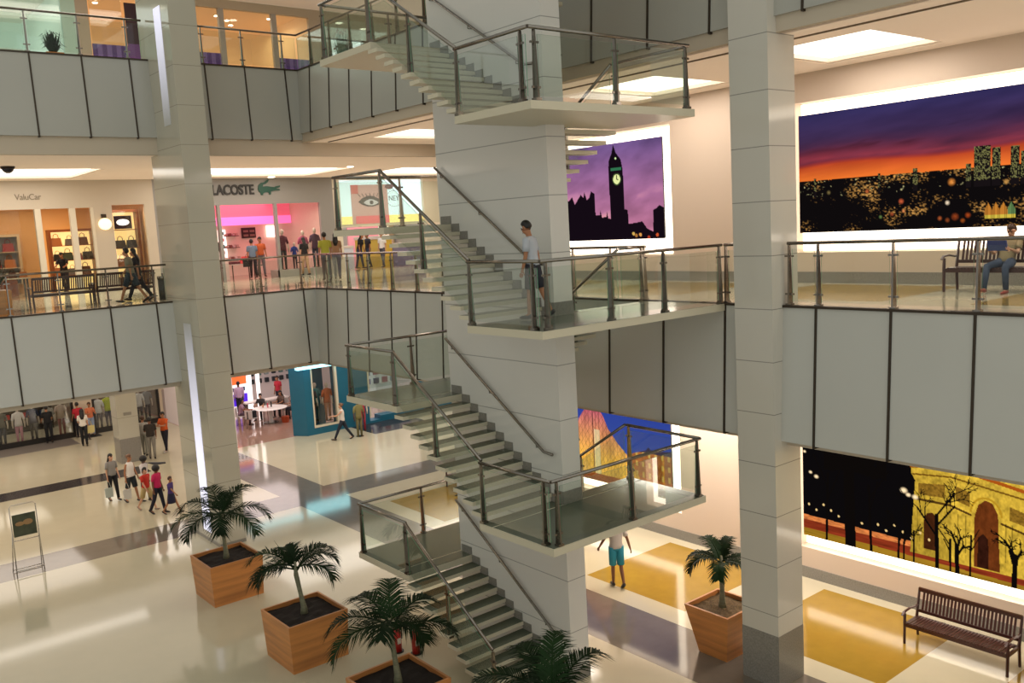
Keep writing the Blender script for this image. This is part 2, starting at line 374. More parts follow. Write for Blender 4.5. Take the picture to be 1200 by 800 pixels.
def london(Y, Z):
    sky = np.clip((Z-2.6)/1.1, 0, 1)[..., None]
    C = L3c('3d2233')*(1-sky)+L3c('2d2850')*sky
    n = vnoise((12-Y)*.55, Z*2.6+Y*.25, 3)
    C = C*(.45+1.1*n[..., None])
    # dark cloud bank rising to the left-centre, then the red glow over the skyline
    top = 2.68+.05*np.sin(Y*1.3)+.02*(9-Y)
    g = np.clip(1-np.abs(Z-top-.05)/.5, 0, 1)**2; n2 = vnoise((12-Y)*.8, Z*5+Y*.6, 8)
    C += (g*n2*.75)[..., None]*L3c('b03a3c')
    cl = np.clip((n2-.5)*5, 0, 1)*np.clip(1-np.abs(Z-3.0+(9.5-Y)*.03)/.32, 0, 1)
    C = C*(1-.75*cl[..., None])+L3c('1c0e18')*(.75*cl[..., None])
    band = np.clip((top-Z)/.1, 0, 1)[..., None]*np.clip((Z-2.2)/.03, 0, 1)[..., None]
    tt = np.clip((Z-2.24)/(top-2.24), 0, 1)[..., None]
    glow = L3c('e8742c')*(1-tt)+L3c('a02a20')*tt
    C = C*(1-band)+glow*band*(.75+.5*n2[..., None])
    hz = 2.25+.025*vnoise((12-Y)*6, Z*0, 5, 3); city = Z < hz
    c = L3c('0d0a0b')*np.ones_like(C)
    rs = np.random.RandomState(4); lit = vnoise((12-Y)*26, Z*42, 12, 2)*vnoise((12-Y)*2.2, Z*4, 15, 2)
    c += (np.clip(lit-.36, 0, 1)*3.2)[..., None]*L3c('c8924a')
    c += (np.clip(vnoise((12-Y)*20, Z*26, 31, 2)-.78, 0, 1)*6)[..., None]*L3c('c9c18a')*(Z > 1.9)[..., None]
    C[city] = c[city]
    for (yy, zz, r, col) in [(10.3, 1.95, .05, 'b85a30'), (9.55, 1.7, .06, 'd0603a'), (9.5, 1.5, .04, 'e08a50'), (9.75, 1.45, .05, 'a04a2a'), (8.6, 1.62, .05, 'ffe8c8'), (8.52, 2.02, .08, 'd8863a'), (8.45, 1.34, .08, '8a3c1a'), (8.75, 1.32, .05, 'a05028'), (8.2, 1.36, .06, '9a4018'), (8.6, 1.28, .05, '8a4420'), (8.3, 1.26, .05, 'a0501c'), (7.9, 2.0, .05, 'e0903c'), (11.2, 1.98, .05, '7a6a40'), (10.0, 1.4, .04, '6d8a4a'), (7.5, 1.95, .05, 'd09a50')]:
        d = np.hypot(Y-yy, Z-zz); k = (np.clip(1.2-d/r/.9, 0, 1)*np.clip(.35+1.1*vnoise(Y*34, Z*40, 2), 0, 1))[..., None]; C = C*(1-k)+L3c(col)*k
    for y0, y1, zt in ((7.79, 8.09, 2.66), (7.6, 7.76, 2.6), (7.27, 7.42, 2.6), (7.0, 7.24, 2.5), (5.9, 6.3, 2.75), (8.15, 8.25, 2.34), (9.2, 9.3, 2.35), (11.5, 11.56, 2.3), (10.0, 10.05, 2.3)):
        m = (Y > y0) & (Y < y1) & (Z < zt) & (Z > 1.9); C[m] = L3c('151012')
        w = m & (vnoise(Y*70, Z*60, 9, 1) > .56) & (Z > 2.02); C[w] = L3c('6e6c40')
    for i in range(4):
        yy = 7.82-i*.14; m = inpoly(Y, Z, [(yy+.07, 1.28), (yy+.07, 1.44), (yy, 1.58), (yy-.07, 1.44), (yy-.07, 1.28)])
        C[m] = L3c('b8762c') if i != 3 else L3c('5a7a4a'); q = m & (Z < 1.34); C[q] = L3c('c8b040')
        q = m & (np.abs(((Y*40) % 1)-.5) < .14); C[q] *= .45
    return C
def bigben(Y, Z):
    n = vnoise((20-Y)*1.1, Z*2.4+Y*.5, 21); t = np.clip((Z-1.4)/2.3, 0, 1)[..., None]
    C = L3c('b4708e')*(1-t)+L3c('6c5286')*t
    C = C*(.55+.9*n[..., None]); k = np.clip((n-.55)*5, 0, 1)[..., None]*np.clip((2.6-Z), 0, 1)[..., None]
    C = C*(1-k)+L3c('d8949c')*k
    d = L3c('120a12')
    for p in ([(17.69, 3.68), (17.76, 3.45), (17.88, 3.25), (17.9, 3.0), (17.9, 2.69), (17.87, 1.5), (17.35, 1.5), (17.35, 2.65), (17.37, 3.0), (17.42, 3.25), (17.6, 3.45)],
              [(19.7, 1.0), (19.7, 2.3), (19.55, 2.25), (19.4, 2.36), (19.3, 2.14), (19.04, 2.41), (18.94, 2.31), (18.89, 2.47), (18.8, 2.25), (18.7, 2.3), (18.62, 2.48), (18.48, 2.4), (18.47, 1.81), (18.3, 1.8), (18.28, 1.95), (18.22, 1.73), (18.05, 1.74), (18.02, 1.9), (17.98, 1.7), (17.8, 1.66), (17.33, 1.92), (17.23, 1.89), (17.22, 1.52), (16.94, 1.54), (16.72, 1.57), (16.55, 1.37), (16.34, 1.29), (16.32, 1.85), (16.2, 1.9), (16.1, 1.97), (15.9, 1.87), (15.9, 1.0)],
              [(23.5, 1), (23.5, 2.2), (22.6, 2.3), (22.5, 3.3), (22, 3.4), (21.95, 2.3), (19.7, 2.3), (19.7, 1)]):
        C[inpoly(Y, Z, p)] = d
    r = np.hypot((Y-17.6), (Z-2.74)); C[r < .14] = L3c('d8e09a'); C[(r < .165) & (r > .13)] = L3c('3a4a2a'); C[(segd(Y, Z, (17.6, 2.74), (17.6, 2.84)) < .012) | (segd(Y, Z, (17.6, 2.74), (17.54, 2.72)) < .012)] = L3c('30301c')
    m = (Y > 17.42) & (Y < 17.82) & (Z > 2.98) & (Z < 3.06); C[m] = L3c('2d6a48')
    C[np.hypot(Y-17.62, Z-3.3) < .03] = L3c('c8e0a0')
    for yy, zz, c in ((17.05, 1.25, 'c8a050'), (16.95, 1.2, 'a06a30'), (16.8, 1.22, 'd09048'), (16.2, 1.2, 'c05028'), (16.5, 1.14, 'a83a22')):
        C[np.hypot(Y-yy, Z-zz) < .05] = L3c(c)
    return C
def pyramid(Y, Z):
    t = np.clip((Z+5)/1.6, 0, 1)[..., None]; C = L3c('34488c')*(1-t)+L3c('26388a')*t
    far = inpoly(Y, Z, [(17.7, -6), (17.7, -5.0), (17.6, -4.95), (17.27, -4.84), (16.9, -4.72), (16.8, -4.62), (16.7, -4.7), (16.2, -4.66), (15.9, -4.62), (15.9, -6)])
    bld = L3c('a8602c')*(.5+.9*vnoise(Y*9, Z*11, 41)[..., None]); win = (np.abs(((Y*4.2) % 1)-.5) < .17) & (np.abs(((Z*3.4) % 1)-.5) < .25)
    bld[win] = L3c('e0b45a')*.8; C[far] = bld[far]; roof = far & (Z > -4.78-(Y-16)*.02); C[roof] = L3c('32283c')
    p = [(21.2, -6), (20.6, -5.0), (19.75, -4.6), (19.55, -4.15), (19.3, -3.85), (19.08, -3.70), (18.83, -3.70), (18.56, -3.92), (18.35, -4.3), (18.02, -4.66), (17.66, -4.95), (17.3, -5.35), (16.9, -6)]
    m = inpoly(Y, Z, p); q = np.clip((-3.7-Z)/1.6, 0, 1)[..., None]
    g = L3c('b8506c')*(1-q)+L3c('e0a840')*q; n = vnoise(Y*4, Z*2.2, 51)[..., None]; g = g*(.55+.9*n)
    ln = (np.abs(((Y*7.0) % 1)-.5) > .44) | (np.abs((((Y*5+Z*4)) % 1)-.5) > .46) | (np.abs((((Y*5-Z*4)) % 1)-.5) > .46)
    g[ln] = g[ln]*.45; C[m] = g[m]; C[(np.abs(Y-18.97) < .02) & m] = L3c('3a1c20'); pale = m & (np.abs(Y-18.82) < .12) & (Z < -4.4); C[pale] = C[pale]*.5+L3c('d8d4a4')*.5
    low = (Z < -5.72); C[low] = (L3c('8c4a20')*(.6+.8*vnoise(Y*3, Z*20, 3)[..., None]))[low]
    return C
def arc(Y, Z):
    C = np.ones(Y.shape+(3,))*L3c('0a0809')
    n = vnoise(Y*7, Z*7, 61)[..., None]
    base = -5.58-.02*(12-Y)
    red = (Z < base); strip = (Z < base+.12) & (Z >= base)
    C[red] = (L3c('7a2c16')*(.4+1.1*vnoise(Y*2, Z*24, 5)[..., None]))[red]
    C[strip] = (L3c('c8743c')*(.3+1.2*vnoise(Y*9, Z*30, 6)[..., None]))[strip]
    low = Z < base-.2; C[low] = (L3c('96701e')*(.5+.8*vnoise(Y*1.5, Z*18, 7)[..., None]))[low]
    gold = lambda k: L3c('cba637')*k
    L = inpoly(Y, Z, [(9.36, -5.75), (9.25, -4.15), (9.34, -4.0), (9.34, -3.82), (9.25, -3.74), (9.25, -3.1), (8.5, -3.1), (8.46, -3.75), (8.1, -4.2), (8.02, -5.75)])
    n = (vnoise(Y*7, Z*7, 61)*.6+vnoise(Y*26, Z*16, 63, 2)*.55)[..., None]; C[L] = (gold(.85)*(.25+1.2*n)*(1-.3*((Z+3.4)/-2.4))[..., None])[L]
    Rr = inpoly(Y, Z, [(8.48, -3.05), (8.5, -5.75), (4.9, -5.75), (4.9, -4.2), (6.9, -3.9), (6.95, -3.05)])
    C[Rr] = (gold(.9)*(.25+1.25*n))[Rr]
    def dark(poly, c, f=.8):
        m = inpoly(Y, Z, poly); C[m] = (L3c(c)*(.5+n))[m]
    # cornice lines
    for a, b, w, c in (((9.34, -3.86), (8.47, -3.74), .03, '8a4e14'), ((8.47, -3.74), (6.9, -4.02), .035, '9a4a12'), ((9.3, -4.02), (8.5, -3.95), .018, '6a4a12'), ((8.5, -3.95), (6.95, -4.16), .018, '6a4a12'),
                       ((9.26, -4.55), (8.5, -4.55), .022, '4a3210'), ((8.5, -4.55), (8.1, -4.66), .022, '4a3210'), ((7.5, -4.72), (6.95, -4.86), .022, '4a3210')):
        C[segd(Y, Z, a, b) < w] = L3c(c)
    for poly in ([(9.18, -4.2), (8.62, -4.13), (8.62, -4.42), (9.18, -4.44)], [(8.4, -4.12), (8.12, -4.2), (8.12, -4.5), (8.4, -4.42)], [(7.35, -4.34), (7.05, -4.42), (7.05, -4.68), (7.35, -4.62)]):
        m = inpoly(Y, Z, poly); C[m] = (L3c('7a5a1c')*(.3+1.4*vnoise(Y*24, Z*30, 8)[..., None]))[m]
    dark([(9.07, -5.6), (9.07, -5.0), (9.0, -4.82), (8.88, -4.78), (8.78, -4.9), (8.75, -5.6)], '3a1c0c')
    dark([(8.03, -5.72), (8.02, -4.66), (7.95, -4.42), (7.82, -4.3), (7.68, -4.34), (7.57, -4.55), (7.52, -5.72)], '5c2c10')
    dark([(7.96, -5.72), (7.95, -5.1), (7.85, -5.0), (7.75, -5.1), (7.74, -5.72)], '2a120a')
    ring = np.abs(np.hypot((Y-7.8)/.3, (Z+4.62)/.36)-1) < .06; ring &= (Z > -4.6); C[ring] = L3c('a8801e')
    for yy in (7.42, 7.3, 8.2, 8.35, 9.2): C[(np.abs(Y-yy) < .012) & (Z < -4.7) & (Z > -5.5)] *= .5
    # lamps and dark trees in front
    d = L3c('0b0807')
    for (yy, zz, r) in ((9.5, -4.42, .07), (9.25, -4.52, .06), (9.4, -4.5, .05), (11.75, -4.42, .04), (11.6, -4.5, .05), (11.9, -3.95, .035), (10.6, -3.82, .03)):
        k = np.clip(1.4-np.hypot(Y-yy, (Z-zz)*1.3)/r, 0, 1)[..., None]; C = C*(1-k)+L3c('f8dcae')*k
    k = (np.clip(1-np.hypot(Y-10.5, (Z+3.8)*1.6)/.3, 0, 1)*.5)[..., None]; C = C+L3c('1c8a86')*k
    for i in range(16):
        yy = 11.8-i*.19; zz = -5.2-.1*math.sin(i*2.1)-.012*i; C[np.hypot(Y-yy, (Z-zz)) < .028] = L3c('d8b87a')
    def tree(y, z0, z1, w, br, seed):
        rs = random.Random(seed)
        def br_(p, ang, L, ww, lev):
            q = (p[0]+L*math.sin(ang), p[1]+L*math.cos(ang)); box = (np.abs(Y-(p[0]+q[0])/2) < abs(L)+ww) & (np.abs(Z-(p[1]+q[1])/2) < abs(L)+ww)
            C[box & (segd(Y, Z, p, q) < ww)] = d
            if lev == 0: return
            for k in range(3 if lev > 1 else 2): br_((p[0]+(q[0]-p[0])*(.6+.2*k), p[1]+(q[1]-p[1])*(.6+.2*k)), ang+rs.choice((-1, 1))*rs.uniform(.25, .75), L*rs.uniform(.42, .62), max(.006, ww*.5), lev-1)
        br_((y, z0), rs.uniform(-.04, .04), (z1-z0)*(.55 if br > 5 else .9), w, 4 if br > 5 else 1)
    C[segd(Y, Z, (10.75, -6), (10.8, -3.1)) < .13] = d; C[(Z > -4.4+.25*vnoise(Y*3, Z*3, 77)) & (Y > 9.9) & (Y < 11.4) & (vnoise(Y*5, Z*5, 78) > .2)] = d
    for y, z1, w, br, s in ((11.35, -4.2, .03, 3, 1), (10.25, -4.3, .03, 4, 2), (9.62, -4.9, .025, 6, 3), (9.5, -4.8, .02, 6, 4), (8.78, -3.9, .04, 12, 5), (8.36, -4.9, .045, 16, 6), (8.1, -5.0, .02, 5, 7), (7.25, -4.8, .05, 14, 8), (9.28, -5.2, .02, 4, 9), (8.5, -5.2, .025, 3, 10)):
        tree(y, -5.95, z1, w, br, s)
    return C
t, h = painted(4.7, 11.93, 1.12, 3.71, 520, 190, london, 'night_city_print', 'wide backlit print of a night city under a red sunset band, on the right wall', 1.15); niche_glow(N2[0], t)
t, h = painted(15.95, 22.9, 1.1, 3.71, 420, 170, bigben, 'clock_tower_print', 'backlit print of a dark clock tower against a purple sky, behind the stair pier', 1.15); niche_glow(N2[1], t)
t, h = painted(4.7, 11.95, -5.97, -3.2, 560, 220, arc, 'arch_print', 'backlit night print of a golden triumphal arch with bare trees, ground level right wall', 1.25); niche_glow(N1[0], t)
t, h = painted(15.98, 22.9, -5.95, -3.2, 440, 190, pyramid, 'glass_pyramid_print', 'backlit print of a glowing orange glass pyramid under blue sky, behind the lower landing', 1.2); niche_glow(N1[1], t)
# ------------------------------------------------------------------ columns
def column(x0, x1, y0, y1, z0, z1, label, base=-6.0, mt=None, wood=False):
    t = thing('column', ((x0+x1)/2, (y0+y1)/2, z0), label, 'column', 'tall tiled columns')
    m = MB(); m.box(x0, x1, y0, y1, base, z1); m.build('tiled_shaft', mt, t)
    m = MB(); m.box(x0-.004, x1+.004, y0-.004, y1+.004, z0, base); m.build('granite_base', GRAN, t); return t
CT = tile_mat('column_tiles', 'cdc7bb', 0, 99, .93, .1, .5); CT2 = tile_mat('column_tiles_far', 'b9b4a4', 0, 99, 1.05, .1, .62)
column(13.35, 14.12, 9.31, 10.1, G, 12.5, 'tall square tiled column with grey granite foot, right of the staircase', -6.0, CT)
CL = column(9.07, 9.83, 24.92, 27.4, G, 14, 'tall deep tiled column standing behind the leftmost potted palm', -6.9, CT2)
column(10.15, 10.95, 37.9, 38.7, G, -2.5, 'short square ground level column behind the family group', -6.0, CT2)
m = MB(); m.boxc((10.55, 37.89, -5.0), (.3, .02, .12)); tag(m.build('plaque', mat('plaque_grey', '8c867a', .4)), 'small grey plaque on the ground level column', 'plaque')
def painted_streak(name, z_lo, z_hi, strength):  # emission fading with height, for a bright streak painted on a face
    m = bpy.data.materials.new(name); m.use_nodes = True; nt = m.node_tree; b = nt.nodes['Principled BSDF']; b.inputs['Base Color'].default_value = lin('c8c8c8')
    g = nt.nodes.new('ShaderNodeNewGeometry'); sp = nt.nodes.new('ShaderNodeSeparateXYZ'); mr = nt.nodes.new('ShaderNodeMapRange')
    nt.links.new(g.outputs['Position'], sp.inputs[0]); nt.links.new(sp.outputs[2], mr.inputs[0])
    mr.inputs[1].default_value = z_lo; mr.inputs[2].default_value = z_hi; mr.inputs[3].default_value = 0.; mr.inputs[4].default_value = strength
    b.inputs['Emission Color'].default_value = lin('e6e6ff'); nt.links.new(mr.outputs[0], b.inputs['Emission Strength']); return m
MB().box(9.055, 9.068, 25.55, 26.1, -6.7, -.6).build('bright_strip', painted_streak('painted_streak_low', -.6, -4.8, 1.0), CL)  # no fixture: emissive strip imitates a bright reflection on the glossy column face
MB().box(9.055, 9.068, 25.5, 26.0, 4.9, 8.05).build('bright_strip', painted_streak('painted_streak_high', 5.0, 7.9, .8), CL)  # upper part of the streak, also painted on as emission
# ------------------------------------------------------------------ staircase
PX0, PX1, PY0, PY1 = 10.85, 11.3, 12.15, 15.55
ST = thing('staircase', ((PX0+PX1)/2, 13.8, G), 'zigzag staircase with open treads and glass railings around a tall white pier', 'staircase')
PT = tile_mat('pier_tiles', 'dfdad3', 1, 99, 1.02, .1, .5)
m = MB(); m.box(PX0, PX1, PY0, PY1, G, 12.5); m.build('pier', PT, ST)
FX0, SX1 = 9.2, 12.95               # outer edges of front / back flights
def landing(x0, x1, y0, y1, z):
    m = MB(); m.box(x0, x1, y0, y1, z-.13, z-.004, 0); m.box(x0+.02, x1-.02, y0+.02, y1-.02, z-.004, z, 1)
    m.build('landing', [CREAM, TREAD], ST)
RX = {3.5: 12.95, 0.0: 13.67, -3.5: 12.95, 7.0: 12.95}
for z, xr in RX.items():
    # the landing wraps the near end of the pier
    landing(9.15, xr, 10.55, 12.15, z); landing(9.15, PX0, 12.15, 12.5, z); landing(PX1, xr, 12.15, 12.5, z)
for z in (5.2, 1.75, -1.75, -5.22):
    landing(9.25, 12.95, 15.55, 17.15, z); landing(9.25, PX0, 15.15, 15.55, z); landing(PX1, 12.95, 15.15, 15.55, z)
def flight(z_lo, z_hi, x0, x1, y_lo, y_hi, skirt_x=None):
    n = max(6, round(abs(z_hi-z_lo)/.16)); rise = (z_hi-z_lo)/n; run = (y_hi-y_lo)/(n-1)
    s = 1 if run > 0 else -1
    for i in range(1, n):
        z = z_lo+rise*i; ya = y_lo+run*(i-1)-.03*s; yb = y_lo+run*i+.02*s
        m = MB(); m.box(x0, x1, min(ya, yb), max(ya, yb), z-.075, z-.004, 0); m.box(x0+.01, x1, min(ya, yb)+.01, max(ya, yb)-.01, z-.004, z, 1)
        m.build('tread', [CREAM, TREAD], ST)
    if skirt_x is not None:
        m = MB(); d = .012
        for i in range(0, n+1):
            z = z_lo+rise*i; ya = y_lo+run*(i-1); yb = y_lo+run*i
            if i == 0: ya = y_lo-.35*s
            if i == n: yb = y_hi+.35*s
            m.box(min(skirt_x, skirt_x+d), max(skirt_x, skirt_x+d), min(ya, yb), max(ya, yb)+.0005, z-rise*.55, z+.16)
        m.build('stepped_skirting', GRAN, ST)
for zl, zh in ((3.5, 5.2), (0, 1.75), (-3.5, -1.75), (G, -5.22)):
    flight(zl, zh, FX0, PX0, 12.5, 15.15, PX0-.013)
for zl, zh in ((5.2, 7.0), (1.75, 3.5), (-1.75, 0), (-5.22, -3.5)):
    flight(zl, zh, PX1, SX1, 15.15, 12.5)
for z in (3.5, 0, -3.5, G):                # grey stone foot where the pier meets each landing
    MB().box(PX0-.012, PX1+.012, PY0-.012, PY0+.25, z, z+.24).build('pier_skirting', GRAN, ST)
# railings -------------------------------------------------------------------
def run_rail(parent, a, b, posts, h=1.08, top=True, out=(0, 0), glass=True, gap=.06, ends=(0., 0.)):
    """one straight railing run from a to b (floor points); posts are fractions along it; out = outward unit normal"""
    a, b = Vector(a), Vector(b); d = b-a; L = d.length; u = d.normalized(); hz = Vector((u.x, u.y, 0)).normalized(); up = Vector((0, 0, 1)); n = Vector((out[0], out[1], 0))
    if top:
        m = MB(); m.loft([a+up*h-u*ends[0], b+up*h+u*ends[1]], .03, seg=10); m.build('handrail', STEEL, parent, smooth=True)
    for f in posts:
        p = a+d*f; m = MB(); t = hz*.016
        # tapering fin: wide foot, narrow head, leaning slightly out
        bi, bo = p-n*.07, p+n*.055; ti, to = p-n*.025+up*(h-.03), p+n*.02+up*(h-.03)
        m.hexa([bi-t, bi+t, bo+t, bo-t, ti-t, ti+t, to+t, to-t])
        m.boxc(p+up*.02, (.11, .11, .04))
        for zz in (.2, h-.22):                    # glass clamps
            c = p+up*zz; e = hz*.085; w = n*.012; k = up*.016
            m.hexa([c-e-w-k, c+e-w-k, c+e+w-k, c-e+w-k, c-e-w+k, c+e-w+k, c+e+w+k, c-e+w+k])
        m.build('post', STEEL, parent)
    if glass:
        fs = sorted(set([0.] + list(posts) + [1.])); 
        for i in range(len(fs)-1):
            if (fs[i+1]-fs[i])*L < .15: continue
            g = gap/L; p = a+d*(fs[i]+g); q = a+d*(fs[i+1]-g); w = n*.006 if n.length else Vector((.006, 0, 0))
            m = MB(); lo, hi = up*.07, up*(h-.1)
            vs = [p-w+lo, q-w+lo, q+w+lo, p+w+lo, p-w+hi, q-w+hi, q+w+hi, p+w+hi]
            m.add(vs, [(0, 1, 5, 4), (2, 3, 7, 6)], 0); m.add(vs, [(4, 5, 6, 7), (1, 2, 6, 5), (3, 0, 4, 7)], 1)
            m.build('glass_panel', [GLASS, GEDGE], parent)
def gallery_rail(label, a, b, posts, out, grp=None):
    t = thing('glass_railing', a, label, 'railing', grp); L = (Vector(b)-Vector(a)).length
    run_rail(t, a, b, [abs(p)/L for p in posts], out=out); return t
def railx(label, x0, x1, y, z, xs): return gallery_rail(label, (x0, y, z), (x1, y, z), [x-x0 for x in xs if x0 <= x <= x1], (0, -1))
def raily(label, x, y0, y1, z, ys): return gallery_rail(label, (x, y0, z), (x, y1, z), [y-y0 for y in ys if y0 <= y <= y1], (-1, 0))
RY, RXX = 26.92, 13.74
railx('middle level glass railing left of the deep tiled column, in front of the bag shop', -4, 9.0, RY, 0, [-2.7, -1.4, -.2, 1.1]+XS_L2a)
railx('middle level glass railing between the deep tiled column and the void corner', 9.9, 13.74, RY, 0, [10.0]+XS_L2b)
raily('middle level glass railing running from the void corner back to the landing bridge', RXX, 12.55, 26.92, 0, YS_far[:11]+[12.6])
raily('short middle level glass railing between the landing bridge and the tiled column', RXX, 10.15, 10.6, 0, [10.57])
raily('middle level glass railing right of the tiled column, in front of the bench', RXX, 1.2, 9.25, 0, YS_near+[2.1, 9.22])
railx('top level glass railing left of the deep tiled column', -4, 9.0, RY, L3, [-2.7, -1.4, -.2, 1, 2.2, 3.45, 4.72, 6.01, 7.3, 8.55])
railx('top level glass railing right of the deep tiled column, before the purple striped shop', 9.9, 13.74, RY, L3, [10.69, 11.92, 13.23])
raily('top level glass railing along the right gallery', RXX, 3, 26.92, L3, [26.03, 24.8, 23.6, 22.35, 21.1, 19.8, 18.5, 17.2, 15.9, 14.8, 13.66, 12.13, 10.65, 8.76, 7.4, 6.0, 4.7])
E0 = .06
for z in (3.5, 0.0, -3.5):
    xr = RX[z]
    run_rail(ST, (9.15+E0, 12.48, z), (9.15+E0, 10.55+E0, z), [0.02, .9], out=(-1, 0))
    a = (9.15+E0, 10.55+E0, z); b = ((12.9 if z else 13.67), 10.55+E0, z)
    Lr = b[0]-a[0]
    run_rail(ST, a, b, ([.12/Lr, .5, .975] if z else [.12/Lr, 1.52/Lr, 2.85/Lr, .985]), out=(0, -1))
    if z: run_rail(ST, (12.9, 10.55+E0, z), (12.9, 12.45, z), [.98], out=(1, 0))
    else: run_rail(ST, (12.95, 12.55, z), (13.67, 12.55, z), [.9], out=(0, 1))
for z in (5.2, 1.75, -1.75, -5.22):
    run_rail(ST, (9.3, 15.2, z), (9.3, 17.1, z), [.03, .96], out=(-1, 0))
    run_rail(ST, (9.3, 17.1, z), (12.9, 17.1, z), [.45, .8, .985], out=(0, 1))
    run_rail(ST, (12.9, 17.1, z), (12.9, 15.2, z), [.98], out=(1, 0))
for zl, zh in ((3.5, 5.2), (0, 1.75), (-3.5, -1.75), (G, -5.22)):
    ps = [.52] if zl > G else [.0, .5]
    run_rail(ST, (9.27, 12.5, zl+.02), (9.27, 15.18, zh), ps, out=(-1, 0), gap=.05)
for zl, zh in ((5.2, 7.0), (1.75, 3.5), (-1.75, 0), (-5.22, -3.5)):
    run_rail(ST, (12.9, 15.18, zl+.02), (12.9, 12.5, zh), [.5], out=(1, 0), gap=.05)
for zl, zh in ((3.5, 5.2), (0, 1.75), (-3.5, -1.75), (G, -5.22)):    # wall handrails on the pier
    x = PX0-.09; sl = (zh-zl)/2.65
    m = MB(); p = [(x, 12.3, zl+.93), (x, 12.55, zl+.95), (x, 15.5, zl+.95+sl*2.95)]
    m.loft(p, .026, seg=10)
    for y in (12.75, 14.1, 15.3):
        zz = zl+.95+sl*(y-12.55); m.tube((x, y, zz-.02), (x, y, zz-.08), .009, 6); m.tube((x, y, zz-.08), (PX0, y, zz-.08), .009, 6)
    m.build('wall_handrail', STEEL, ST, smooth=True)
for zl, zh in ((1.75, 3.5), (5.2, 7.0), (-1.75, 0), (-5.22, -3.5)):
    x = PX1+.09; sl = (zh-zl)/2.65; m = MB(); m.loft([(x, 15.4, zl+.93), (x, 15.15, zl+.95), (x, 12.25, zl+.95+sl*2.9)], .026, seg=8); m.build('wall_handrail', STEEL, ST, smooth=True)
# ------------------------------------------------------------------ storefronts
SY = 36.5
def E(name, c, e, rough=.6): return mat(name, c, rough, emit=e)
def room(name, x0, x1, y0, y1, z0, z1, wall, ceilc=None, floorc=None):
    """open-fronted shop interior: back, sides, ceiling (and floor finish)"""
    m = MB(); m.box(x0, x1, y1, y1+.1, z0, z1, 0); m.box(x0-.1, x0, y0, y1+.1, z0, z1, 0); m.box(x1, x1+.1, y0, y1+.1, z0, z1, 0)
    m.box(x0, x1, y0, y1, z1, z1+.1, 1)
    if floorc: m.box(x0, x1, y0, y1, z0, z0+.006, 2)
    return struct(m.build(name, [wall, ceilc or CEIL]+([floorc] if floorc else [])))
def facade(label, loc, panels, panes, mat_, extra=None):
    """panels and panes are (x0,x1,z0,z1) rectangles in the storefront plane y = loc[1]"""
    t = thing('storefront', loc, label, 'storefront'); y = loc[1]
    for r in panels:
        mm = mat_
        if len(r) > 4: mm = r[4]
        MB().box(r[0], r[1], y, y+.16, r[2], r[3]).build('facade_panel', mm, t)
    for r in panes: MB().box(r[0], r[1], y+.07, y+.085, r[2], r[3]).build('window_pane', SHOPGLASS, t)
    return t
FONTS = {}
def text(s, loc, size, matl, parent, name='sign_letters', bold=.0, ext=.015, sp=1.0, sx=1.0, rot=(90, 0, 0)):
    c = bpy.data.curves.new(name, 'FONT'); c.body = s; c.size = size; c.extrude = ext; c.offset = bold; c.space_character = sp
    tmp = bpy.data.objects.new(name+'_tmp', c); COL.objects.link(tmp); bpy.context.view_layer.update()
    me = bpy.data.meshes.new_from_object(tmp.evaluated_get(bpy.context.evaluated_depsgraph_get())); bpy.data.objects.remove(tmp); me.name = name
    me.materials.clear(); me.materials.append(matl)
    o = bpy.data.objects.new(name, me); COL.objects.link(o)
    o.rotation_euler = [math.radians(a) for a in rot]; o.scale = (sx, 1, 1)
    if parent is not None: o.parent = parent; o.location = Vector(loc)-woff(parent)
    else: o.location = loc
    return o
CREAMF = mat('storefront_cream', 'c6b8a4', .4); GREYF = mat('storefront_grey', '8f8b86', .4); FRAMEW = mat('window_frame_cream', 'd8cdb8', .35)
# --- leather goods shop, middle level
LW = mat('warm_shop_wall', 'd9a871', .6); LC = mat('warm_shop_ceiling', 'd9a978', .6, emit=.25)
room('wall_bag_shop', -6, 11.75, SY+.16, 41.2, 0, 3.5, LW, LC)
bag = facade('cream storefront of the warm-lit leather goods shop on the middle level', (8, SY, 0),
             [(-6, 9.75, 3.18, 4.2), (9.75, 10.42, 0, 4.2), (10.42, 11.62, 3.25, 4.2), (11.62, 12.0, 0, 4.2), (-6, 3.2, 0, 3.18)],
             [(3.3, 5.3, .05, 3.15), (5.45, 7.75, .05, 3.15), (9.12, 9.7, .05, 3.15), (10.46, 11.58, .1, 3.23)], CREAMF)
for x0, x1 in ((5.3, 5.45), (7.75, 7.95), (8.92, 9.12), (9.66, 9.75), (3.2, 3.3)): MB().box(x0, x1, SY-.02, SY+.18, 0, 3.18).build('mullion', FRAMEW, bag)
MB().box(10.42, 11.62, SY-.02, SY+.15, 0, .14).build('display_sill', FRAMEW, bag)
text('ValuCar', (7.16, SY-.012, 3.52), .3, mat('sign_taupe', '857863', .5), bag, ext=.01, sp=.95, sx=.92)
area((7.5, 39, 3.4), 5, 3, 110, (1, .78, .52)); area((11, 37.2, 3.15), .9, .8, 16, (1, .82, .6))
wlamp = thing('wall_lamp', (10.08, SY-.01, 2.56), 'glowing round wall lamp on the cream pillar of the bag shop', 'lamp')
MB().box(10.0, 10.16, SY-.12, SY, 2.78, 2.92).build('lamp_bracket', DSTEEL, wlamp)
MB().ell((10.08, SY-.14, 2.55), (.24, .1, .22), 14, 8).build('lamp_globe', mat('lamp_globe', 'ffe0b0', .3, emit=1.6), wlamp, smooth=True)
rs = random.Random(5)
